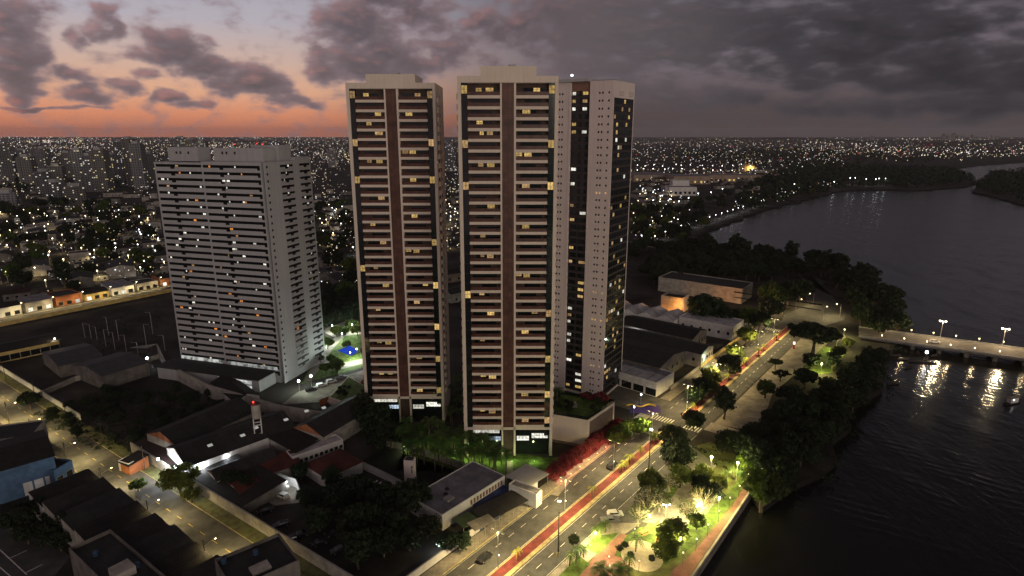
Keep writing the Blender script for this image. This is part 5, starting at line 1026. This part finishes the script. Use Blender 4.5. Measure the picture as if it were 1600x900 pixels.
# ------------------------------------------------------------------ bridge
b0_, b1_ = G(1362, 526), G(1700, 572); bd = (b1_ - b0_).normalized(); bn = Vector((-bd.y, bd.x)); BL = (b1_ - b0_).length
br = root('bridge', 'low concrete road bridge crossing the river with lit parapets', 'bridge', (*b0_, 0), math.atan2(bd.y, bd.x))
MB().box(-6, BL, -9, 9, .8, 1.6).build('deck', plaster_dark, br); MB().box(-6, BL, -8.6, 8.6, 1.604, 1.62).build('roadway', pbr('bridge_asphalt', (.13, .115, .10), .9, .2, .4), br)  # dark plaster on the deck puts the shade of its sides into the colour
for y in (-9, 8.7): MB().box(-6, BL, y, y + .3, 1.602, 2.3).build('parapet', concrete, br)
for i in range(9): MB().box(6 + i * 11, 7.6 + i * 11, -7, 7, -3.9, .398).build('pier', plaster_dark, br)  # piers coloured dark so they sink into the shade below the deck
def build_bridge_lamp():
    t = root('bridge_lamp', '', 'lamp'); MB().cyl(0, 0, 0, 1.4, .07).build('post', metal, t); MB().ball((0, 0, 1.6), .24).build('globe', lamp_warm, t); light('POINT', t, (0, 0, 1.9), 900, (1, .72, .40), .25); return t
bl = build_bridge_lamp()
for i in range(8):
    for sgn in (-1, 1):
        o = bl if (i, sgn) == (0, -1) else copy_tree(bl); p = b0_ + bd * (4 + i * 9.5 + (4 if sgn > 0 else 0)) + bn * sgn * 8.85; o.location = (*p, 2.3); tag(o, '%s globe lamp on the %s parapet of the bridge, counted from the park' % (ORD[i], 'upstream' if sgn > 0 else 'downstream'), None, 'bridge parapet lamps')
for i, (px, py) in enumerate([(1466, 528), (1564, 545)]):
    t = root('bridge_mast', ('tall bright lamp mast on the bridge nearer the park', 'tall bright lamp mast further out on the bridge')[i], 'light pole', (*(b0_ + bd * ((G(px, py) - b0_).dot(bd)) + bn * 8.2), 1.62), math.atan2(bd.y, bd.x), 'bridge lamp masts'); MB().cyl(0, 0, 0, 9.2, .13, .08).build('pole', metal, t); MB().box(-1.3, 1.3, -.12, .12, 9.2, 9.35).build('arm', metal, t)
    for x in (-1.2, 1.2): MB().ball((x, 0, 9.05), .42, sz=.6).build('lamp_head', emit('lamp_bright', (1, .86, .60), 34), t)
    light('POINT', t, (0, -.2, 8.6), 10000, (1, .76, .44), .6)
brc = copy_tree(c1, (*(b0_ + bd * 27 - bn * 1.5), 1.64), math.atan2(bd.y, bd.x), 1.0, 'car with red tail lights crossing the bridge')
rc = root('road_car', 'red glowing car on the bridge', 'car'); bpy.data.objects.remove(rc)
for ch in [c for c in scene.objects if c.parent == brc and c.name.startswith('tail_light')]: ch.data = ch.data.copy(); ch.data.materials[0] = lamp_red
# boats moored by the bridge
hull_m = pbr('boat_wood', (.05, .04, .035), .6, .3, 1)
def boat(loc, rz, L, label, group='moored rowing boats', cabin=False):
    t = root('boat', label, 'boat', loc, rz, group); b = MB(); W_ = L * .26; N = 8; st_ = []
    for i in range(N + 1):
        f = i / N; w2 = W_ / 2 * (math.sin(math.pi * min(1, f * .75 + .22))) * (1 if f < .98 else .1); x = (f - .5) * L; z = .55 + .35 * (abs(f - .45) * 1.6) ** 2; st_.append([(x, -w2, z), (x, -w2 * .6, -.1), (x, w2 * .6, -.1), (x, w2, z)])
    for i in range(N):
        for q in range(3): b.quad([st_[i][q], st_[i + 1][q], st_[i + 1][q + 1], st_[i][q + 1]][::-1])
    b.quad(st_[0]); b.quad(st_[-1][::-1]); b.build('hull', hull_m, t)
    for f in (.3, .55): MB().box((f - .5) * L, (f - .5) * L + .3, -W_ * .42, W_ * .42, .30, .36).build('seat', wood_pole, t)
    if cabin: cbn = MB().box(-L * .25, L * .2, -W_ * .36, W_ * .36, .5, 2.5).build('cabin', plaster_white, t); MB().box(-L * .32, L * .3, -W_ * .42, W_ * .42, 2.502, 2.62).build('roof', hull_m, cbn); MB().ball((-L * .1, -W_ * .37, 1.9), .16).build('lamp', lamp_cold, cbn)
    return t
for i, (px, py, rz, L) in enumerate([(1402, 545, .3, 5), (1415, 548, 1.2, 4.6), (1398, 556, .1, 5), (1412, 562, .2, 6), (1430, 566, -.2, 6), (1452, 568, -.3, 6), (1420, 575, .4, 5), (1434, 552, 1.0, 5), (1460, 556, .5, 5), (1396, 600, .2, 6), (1447, 560, .8, 6)]): boat((*G(px, py, -2), -2), rz, L, '%s small dark boat moored off the bridge, counted from the bank' % ORD[i])
boat((*G(1582, 630, -2), -2), .3, 9, 'dark cabin boat with a small white lamp further out on the river', None, True); boat((*G(1143, 384, -2), -2), .2, 8, 'lone small dark boat on the wide river bend', None)
glamp(1447, 558, 'dazzling white work lamp by the moored boats', 7000, (.95, .97, 1), 2.2, emit('lamp_dazzle', (.97, .98, 1), 40), None, .6)

tank_m = pbr('blue_water_tank', (.03, .06, .11), .5, .2, 1)
def roof_tank(p, z, lab):
    t = root('water_tank', lab, 'water tank', (*p, z), 0, 'roof water tanks'); MB().cyl(0, 0, 0, 1.1, .7, .62, 12).build('tank_body', tank_m, t); MB().cyl(0, 0, 1.102, 1.3, .5, .3, 12).build('tank_lid', tank_m, t)
for i, (e, z) in enumerate([((150, 868), 8.07), ((215, 886), 8.07), ((400, 866), 9.07), ((350, 880), 9.07)]): roof_tank(G(*e, z), z, '%s round water tank on the parapeted roofs at the frame edge' % ORD[i])
for i, (px, py) in enumerate([(415, 800), (440, 822), (470, 838), (500, 850), (520, 835), (455, 845), (490, 812), (530, 862)]): copy_tree(c3, (*G(px, py), .02), .6 + (i % 2) * 3.1, 1.0, 'car parked in the dark yard behind the stained street wall', 'cars in the dark yard')
# sagging cables between the poles of the west street
for i, (a0, a1) in enumerate([(-5, 28), (28, 58), (58, 88), (88, 118), (118, 146)]):
    for q, off in enumerate((-.7, .7)):
        b = MB(); P0, P1 = stc0 + sd * a0 + sn * (6.3 + off), stc0 + sd * a1 + sn * (6.3 + off); pr = None
        for j in range(9):
            f = j / 8; c_ = P0.lerp(P1, f); pt = (c_.x, c_.y, 7.8 - 3.2 * f * (1 - f))
            if pr: b.tube(pr, pt, .03, .03, 4)
            pr = pt
        tag(b.build('overhead_cable', metal_dark), '%s sagging cable span over the field side of the west street, %s' % (ORD[i], ('street strand', 'wall strand')[q]), 'cable', 'overhead cables')
# ------------------------------------------------------------------ the city beyond
RC = random.Random(21)
BUILT = [G(*p) for p in [(225, 610), (225, 440), (500, 440), (600, 600)]]
def window_grid(name, wallc, cw, ch, lit, colr):
    m = bpy.data.materials.new(name); m.use_nodes = True; k = NG(m.node_tree); b = m.node_tree.nodes['Principled BSDF']
    t = k.n('ShaderNodeTexCoord'); sp = k.n('ShaderNodeSeparateXYZ'); k.put(sp.inputs[0], t.outputs['Object']); oi = k.n('ShaderNodeObjectInfo')
    u = k.m('DIVIDE', k.m('ADD', k.m('ADD', sp.outputs[0], sp.outputs[1]), 100.0), cw); v = k.m('DIVIDE', sp.outputs[2], ch)
    fu, fv = k.m('FRACT', u), k.m('FRACT', v)
    inside = k.m('MULTIPLY', k.m('MULTIPLY', k.m('GREATER_THAN', fu, .22), k.m('LESS_THAN', fu, .8)), k.m('MULTIPLY', k.m('GREATER_THAN', fv, .30), k.m('LESS_THAN', fv, .78)))
    wn = k.n('ShaderNodeTexWhiteNoise', noise_dimensions='3D'); k.put(wn.inputs[0], k.comb(k.m('FLOOR', u), k.m('FLOOR', v), k.m('MULTIPLY', oi.outputs['Random'], 97.0)))
    on = k.m('MULTIPLY', inside, k.m('LESS_THAN', wn.outputs['Value'], lit))
    k.put(b.inputs['Base Color'], k.mix(inside, wallc, (.01, .01, .012))); b.inputs['Roughness'].default_value = .7
    k.put(b.inputs['Emission Color'], k.mix(k.m('FRACT', k.m('MULTIPLY', wn.outputs['Value'], 333.0)), colr, lin((255, 246, 228)))); k.put(b.inputs['Emission Strength'], k.m('MULTIPLY', on, .75))
    m.cycles.emission_sampling = 'NONE'
    return m
wg = [window_grid('far_tower_pale', (.19, .19, .20), 4.2, 3.0, .08, warm), window_grid('far_tower_grey', (.14, .14, .15), 4.6, 3.0, .11, white), window_grid('far_tower_brown', (.16, .155, .15), 4.0, 3.0, .07, warm)]
def far_tower(px, pyb, w_, d_, h, k, lab, rz=None):
    t = root('far_tower', lab, 'tower', (*G(px, pyb), 0), RC.uniform(-.5, .5) if rz is None else rz, 'distant apartment towers'); b = MB(); b.box(-w_ / 2, w_ / 2, 0, d_, 0, h); b.box(-w_ / 2 - 1.2, -w_ / 4, -1.4, -.003, 6, h - 3) if k else b.box(w_ / 6, w_ / 3, -1.5, -.003, 3, h); b.build('wall', wg[k % 3], t)
    MB().box(-w_ * .28, w_ * .22, d_ * .2, d_ * .75, h + .002, h + 4.5).build('roof_block', wall_grey, t); return t
FT_ = [(4, 292, 20, 18, 82), (20, 286, 18, 18, 62), (45, 296, 24, 16, 60), (70, 282, 20, 20, 70), (66, 306, 18, 16, 40), (92, 300, 22, 16, 46), (128, 296, 22, 18, 72), (143, 300, 18, 16, 64), (160, 300, 24, 18, 74), (176, 288, 18, 18, 60), (192, 290, 20, 20, 86), (206, 292, 16, 18, 92), (219, 296, 22, 18, 84), (152, 276, 26, 18, 60), (108, 278, 24, 18, 58), (232, 288, 18, 16, 62), (84, 316, 26, 14, 30), (112, 322, 28, 14, 28), (12, 330, 24, 14, 24), (286, 262, 30, 24, 90), (300, 262, 26, 24, 84), (318, 262, 26, 24, 80), (33, 272, 22, 20, 60), (58, 264, 24, 20, 70), (520, 262, 26, 20, 52), (700, 268, 26, 22, 66)]
for i, (px, pyb, w_, d_, h) in enumerate(FT_): far_tower(px, pyb, w_, d_, h, i % 3, 'distant apartment tower on the western skyline, speckled with lit windows')
for i, (px, w_, h) in enumerate([(1476, 22, 95), (1482, 24, 70), (1489, 24, 105), (1497, 24, 70), (1504, 22, 85), (1520, 24, 75), (1528, 24, 60), (1552, 24, 75), (1558, 22, 65), (1364, 22, 70)]):
    far_tower(px, 219.5, w_ * 1.6, 40, h, i % 3, 'tiny tower of the far cluster on the eastern horizon').__setitem__('group', 'towers on the eastern horizon')
# houses of the quarters between, three kinds
HK = []
for i, (L_, D_, h, rf, wm_, rm_) in enumerate([(12, 9, 4, 'gable', plaster_dark, roof_rust), (10, 10, 6.5, 'flat', plaster, roof_dark), (18, 11, 5, 'gable', plaster_dark, roof_black), (14, 8, 4.5, 'hip', plaster, roof_dark), (24, 14, 6, 'gable', plaster, roof_dark)]):
    HK.append([bld('city_house', 'small city house among lamps and trees of the quarter west of the river', 'house', (0, 0, 0), (L_, 0, 0), D_, h, rf, wm_, rm_, 1.6, [('f', 3, 1.2, 2.6, 1.3)], 'houses of the far quarters', lit=.35), False])
ZONES = [([(0, 490), (0, 330), (230, 330), (262, 440), (110, 458)], 95, 15), ([(500, 480), (495, 330), (545, 320), (560, 480)], 22, 14), ([(690, 420), (688, 300), (714, 300), (716, 520), (700, 520)], 14, 14), ([(990, 400), (992, 300), (1060, 300), (1060, 340), (1010, 390)], 16, 18), ([(0, 330), (0, 300), (540, 300), (540, 330)], 60, 26), ([(1060, 300), (1180, 262), (1240, 275), (1130, 325)], 30, 26), ([(990, 300), (990, 285), (1150, 270), (1060, 300)], 18, 26)]
for zi, (poly, n, mind) in enumerate(ZONES):
    for p in scatter(poly, n, mind, RC):
        if inpoly(p, BUILT): continue
        e = HK[RC.randrange(5)]; rz = RC.choice((0, 1.57)) + (.62 if zi < 3 else .3) + RC.uniform(-.1, .1); sc = RC.uniform(.85, 1.3)
        if not e[1]: e[1] = True; o = e[0]; o.location = (*p, 0); o.rotation_euler = (0, 0, rz); o.scale = (sc,) * 3
        else: copy_tree(e[0], p, rz, sc)
for e in HK:
    if not e[1]: bpy.data.objects.remove(e[0])
LABT = ['dark tree rising between houses of the far quarters']
for poly, n, mind in [([(0, 480), (0, 320), (235, 320), (255, 430)], 90, 10), ([(495, 480), (490, 330), (545, 320), (562, 480)], 26, 9), ([(985, 410), (990, 330), (1080, 330), (1110, 350), (1075, 375), (1020, 400)], 60, 9), ([(1060, 330), (1200, 285), (1300, 285), (1310, 296), (1190, 325), (1120, 345)], 60, 16)]:
    for i, p in enumerate(scatter(poly, n, mind, RC)): plant('dark%d' % (i % 3) if i % 4 else 'broad0', (*p, -.2), RC.uniform(4.5, 7.5), LABT[0], 'trees among the far houses')
# street lamps of the quarters: posts with real light
def build_far_lamp(name, colr, lens, pw):
    t = root(name, 'small bright street lamp among the houses and trees of the far quarters', 'street lamp', (0, 0, 0), 0, 'lamps of the far quarters'); MB().cyl(0, 0, 0, 7.6, .12, .08, 5).build('pole', metal, t); MB().ball((0, 0, 7.9), .46, 6, 4).build('lens', lens, t); light('SPOT', t, (0, 0, 7.0), pw * 1.5, colr, .5, 155); return t
FLM = [build_far_lamp('quarter_lamp', (1, .78, .38), emit('far_warm', (1, .82, .48), 8), 2300), build_far_lamp('quarter_lamp', (1, .93, .80), emit('far_white', (1, .96, .88), 8), 1600), build_far_lamp('quarter_lamp', (.85, .95, 1), emit('far_cold', (.88, .95, 1), 8), 1600)]
used = [0, 0, 0]
LZ = [([(0, 470), (0, 335), (240, 335), (262, 430), (110, 450)], 95, 15), ([(498, 420), (496, 330), (545, 325), (556, 420)], 20, 12), ([(690, 400), (690, 320), (716, 320), (716, 400)], 12, 10), ([(988, 352), (990, 300), (1060, 300), (1060, 330), (1010, 350)], 26, 14), ([(985, 390), (990, 350), (1030, 345), (1060, 352), (1040, 385)], 14, 12)]
for poly, n, mind in LZ:
    for p in scatter(poly, n, mind, RC):
        q = RC.choice((0, 0, 0, 0, 1, 2))
        o = FLM[q] if not used[q] else copy_tree(FLM[q]); used[q] = 1; o.location = (*p, 0)
# lamps of the riverside road, in a line along the shore, and of the fairground and shopping centre
for i in range(15):
    f = i / 14; p = G(1078, 364).lerp(G(1200, 322), f) + Vector((-8, 6)); copy_tree(FLM[2], p, 0, .9, '%s pale lamp of the line along the far river bank' % ORD[i], 'lamps of the river bank')
for i, (px, py) in enumerate([(1020, 312), (1034, 318), (1046, 324), (1060, 328), (1075, 322), (1040, 334), (1090, 314), (1020, 326), (1110, 312), (1128, 306)]): copy_tree(FLM[2], (*G(px, py), 0), 0, 1.5, 'cold white lamp among the pale buildings below the shopping centre', 'lamps below the shopping centre')
mall = pbr('mall_wall', (.32, .24, .18), .85, .2, .1)
for i, (x0, x1, yb, dp, h) in enumerate([(990, 1052, 284, 90, 14), (1052, 1110, 288, 70, 16), (1108, 1150, 285, 60, 15), (1150, 1190, 283, 60, 12), (1045, 1088, 306, 30, 14), (1050, 1076, 302, 20, 22)]): 
    bld('shopping_hall', '%s broad hall of the lit shopping centre by the river, counted from the white tower' % ORD[i], 'building', (*G(x0, yb), 0), (*G(x1, yb), 0), dp, h, 'flat', mall if i < 4 else plaster_white, roof_grey, win=[('f', 6, 3, 7, 4)], lit=.3, group='shopping centre halls')
for i in range(26):
    px = 992 + (i % 13) * 15 + RC.uniform(-4, 4); py = (266, 274)[i // 13] + RC.uniform(-2, 2); o = copy_tree(FLM[1], G(px, py), 0, 1.9, 'tall bright lamp of the shopping centre car park', 'car park lamps')
dome = root('dome_hall', 'golden lit dome with a spike beyond the shopping centre', 'building', (*G(1168, 266), 0)); d_ = MB(); d_.ball((0, 0, 0), 26, 16, 8, sz=.7); d_.build('dome', pbr('golden_dome', (.45, .33, .12), .6), dome); MB().cyl(-8, 0, 10, 52, .9, .2).build('spire', metal, dome)
light('POINT', dome, (0, -34, 10), 60000, (1, .7, .3), 2)
# everything further is only points of light: windows and lamps too many to count
def lights(name, label, groups):
    b = MB()
    for (poly, n, cols, s0) in groups:
        pts = [G(*p) for p in poly]; pxs = [p[0] for p in poly]; pys = [p[1] for p in poly]; c = 0; tries = 0; run = 0; q0 = qd = None; rmat = 0
        # even over depth as a city is, but denser along clustered streets
        while c < n and tries < n * 12:
            tries += 1
            if run and RC.random() < .93: q0 = q0 + qd; p = q0 + Vector((RC.gauss(0, 3), RC.gauss(0, 3))); run -= 1
            else: run = 0
            px = RC.uniform(min(pxs), max(pxs)); py = min(pys) + (max(pys) - min(pys)) * RC.random() ** 1.15
            if not run:
                p = G(px, py)
                if RC.random() < .09: run = RC.randint(8, 26); q0 = p.copy(); th = RC.choice((.62, 2.19, .35, 1.92)) + RC.gauss(0, .12); st_ = 26 + p.length * .012; qd = Vector((math.cos(th), math.sin(th))) * st_; rmat = RC.choice((0, 1, 1, 2, 5))
            if not inpoly(p, pts): continue
            D = p.length; cl = mnoise.noise(Vector((p.x / D * 16, math.log(D) * 6, 3))) + .6 * mnoise.noise(Vector((p.x / D * 50, math.log(D) * 20, 9)))
            if not run and cl < RC.uniform(-.75, .45): continue
            r = (0.32 + D * .00036) * RC.choice((.6, .7, .8, 1.0, 1.0, 1.5)) * s0; z = RC.uniform(4, 12) if D < 1800 else RC.uniform(6, 30); mat = rmat if run else RC.choice(cols)
            b.ball((p.x, p.y, z), r, 4, 2, mat); c += 1
    o = b.build(name, [emit('dot_white', (1, .95, .88), 1.6), emit('dot_warm', (1, .80, .50), 1.4), emit('dot_yellow', (.95, .78, .34), 1.1), emit('dot_red', (1, .10, .07), 1.1), emit('dot_cold', (.86, .94, 1), 1.8), emit('dot_pink', (1, .78, .74), 1.1), emit('dot_dim', (.8, .68, .55), .45)])
    return tag(o, label, None, None, 'stuff')
W8 = [0, 0, 1, 1, 1, 5, 5, 4, 6, 6, 6, 6]
lights('city_lights', 'countless points of light of the city stretching to the horizon', [
    ([(0, 262), (0, 215), (560, 215), (560, 262)], 2600, W8 + [3], 1.0), ([(0, 330), (0, 258), (545, 258), (545, 330)], 620, [0, 1, 1, 2, 2, 4, 6, 6, 6], .75), ([(0, 480), (0, 330), (240, 330), (262, 440)], 380, [0, 1, 2, 2, 4, 6, 6, 6], .75), ([(495, 470), (492, 320), (548, 310), (562, 470)], 120, [0, 1, 2, 2, 4, 6, 6], .7),
    ([(686, 400), (686, 222), (716, 222), (718, 400)], 200, [0, 1, 2, 2, 4, 6], .9), ([(985, 300), (985, 216), (1320, 216), (1320, 262), (1190, 285)], 1150, W8 + [3], .95), ([(1250, 258), (1250, 217), (1640, 217), (1640, 248), (1480, 256)], 700, W8 + [3, 3], 1.05), ([(1330, 232), (1330, 226), (1400, 236), (1600, 240), (1600, 247), (1400, 246)], 110, [0, 0, 3, 1, 4], 1.3), ([(985, 400), (985, 300), (1080, 300), (1085, 362), (1050, 385)], 70, [0, 4, 2, 2], .8), ([(1080, 362), (1190, 300), (1300, 290), (1310, 297), (1180, 330)], 60, [0, 4, 1, 6], .8), ([(0, 226), (0, 217), (130, 217), (130, 226)], 90, [0, 0, 4], 1.3)])
for i, (px, py) in enumerate([(1327, 289), (1335, 289), (1352, 291), (1367, 291), (1372, 290), (1382, 290), (1240, 300), (1302, 296)]): copy_tree(FLM[2], (*G(px, py), 0), 0, 1.8, '%s lamp of the little jetty whose light streaks the river bend' % ORD[i], 'jetty lamps')
for i, (px, py) in enumerate([(285, 226), (367, 226), (403, 225), (412, 226)]): t = root('radio_mast', '%s far mast with a red light above the grey block' % ORD[i], 'mast', (*G(px, 240), 0), 0, 'far masts with red lights'); h_ = AT(px, py, G(px, 240).y)[1]; MB().cyl(0, 0, 0, h_, 1.4, .6).build('mast_pole', metal_dark, t); MB().ball((0, 0, h_ + 2), 3.6).build('red_light', emit('mast_red', (1, .05, .03), 2), t)
# far woods: one dark mass of crowns along the river bends
b = MB(); rr = random.Random(31)
for poly, n in [([(1130, 345), (1200, 322), (1310, 295), (1440, 294), (1512, 288), (1518, 281), (1486, 270), (1380, 264), (1250, 262), (1180, 285)], 520), ([(1522, 298), (1534, 286), (1552, 274), (1600, 271), (1690, 268), (1690, 330), (1600, 316), (1550, 303)], 220), ([(1050, 262), (1050, 240), (1250, 238), (1500, 252), (1300, 262)], 200), ([(240, 300), (0, 300), (0, 265), (240, 265)], 120)]:
    for p in scatter(poly, n, 0, rr): D = p.length; s = 5 + D * .004; leafquads(b, (p.x, p.y, s * .7), s, 26, s * .3, rr, .7)
tag(b.build('woods', leaf_dark), 'far dark woods along the bends of the river', None, None, 'stuff')
# scrub and rough grass on open ground
b = MB()
for poly, n in [([(45, 650), (180, 605), (330, 620), (430, 655), (400, 690), (230, 705), (170, 712)], 700), ([(1085, 700), (1180, 660), (1310, 600), (1380, 552), (1350, 622), (1235, 752), (1190, 785)], 500), ([(110, 520), (250, 475), (255, 545), (180, 575)], 160)]:
    for p in scatter(poly, n, 0, rr): leafquads(b, (p.x, p.y, .4), .9, 9, .35, rr, .5)
for p in shore[2:75]:
    if 120 < p.y < 420 and p.x > 74:
        for _ in range(5): leafquads(b, (p.x + rr.uniform(-3, 2), p.y + rr.uniform(-3, 3), rr.uniform(-1.2, 1.0)), 1.7, 22, .45, rr, .7)
tag(b.build('undergrowth', leaf_dark), 'rough dark undergrowth on open ground', None, None, 'stuff')

# templates that found no place leave the scene
for key, e in T.items():
    if not e[1]:
        for ch in list(e[0].children): bpy.data.objects.remove(ch)
        bpy.data.objects.remove(e[0])
# ------------------------------------------------------------------ thin evening haze over the city
hz = MB(); hz.box(-21000, 21000, -400, 17500, -5.0, 230.0); hz = hz.build('haze', None)
hm = bpy.data.materials.new('evening_haze'); hm.use_nodes = True; k = NG(hm.node_tree); hm.node_tree.nodes.remove(hm.node_tree.nodes['Principled BSDF'])
pv = k.n('ShaderNodeVolumePrincipled'); pv.inputs['Color'].default_value = (.86, .84, .88, 1); pv.inputs['Density'].default_value = 3.6e-5
hm.node_tree.links.new(pv.outputs[0], hm.node_tree.nodes['Material Output'].inputs['Volume'])
hz.data.materials.clear(); hz.data.materials.append(hm); tag(hz, 'thin evening haze lying over the whole city', None, None, 'stuff')
cy.volume_bounces = 0
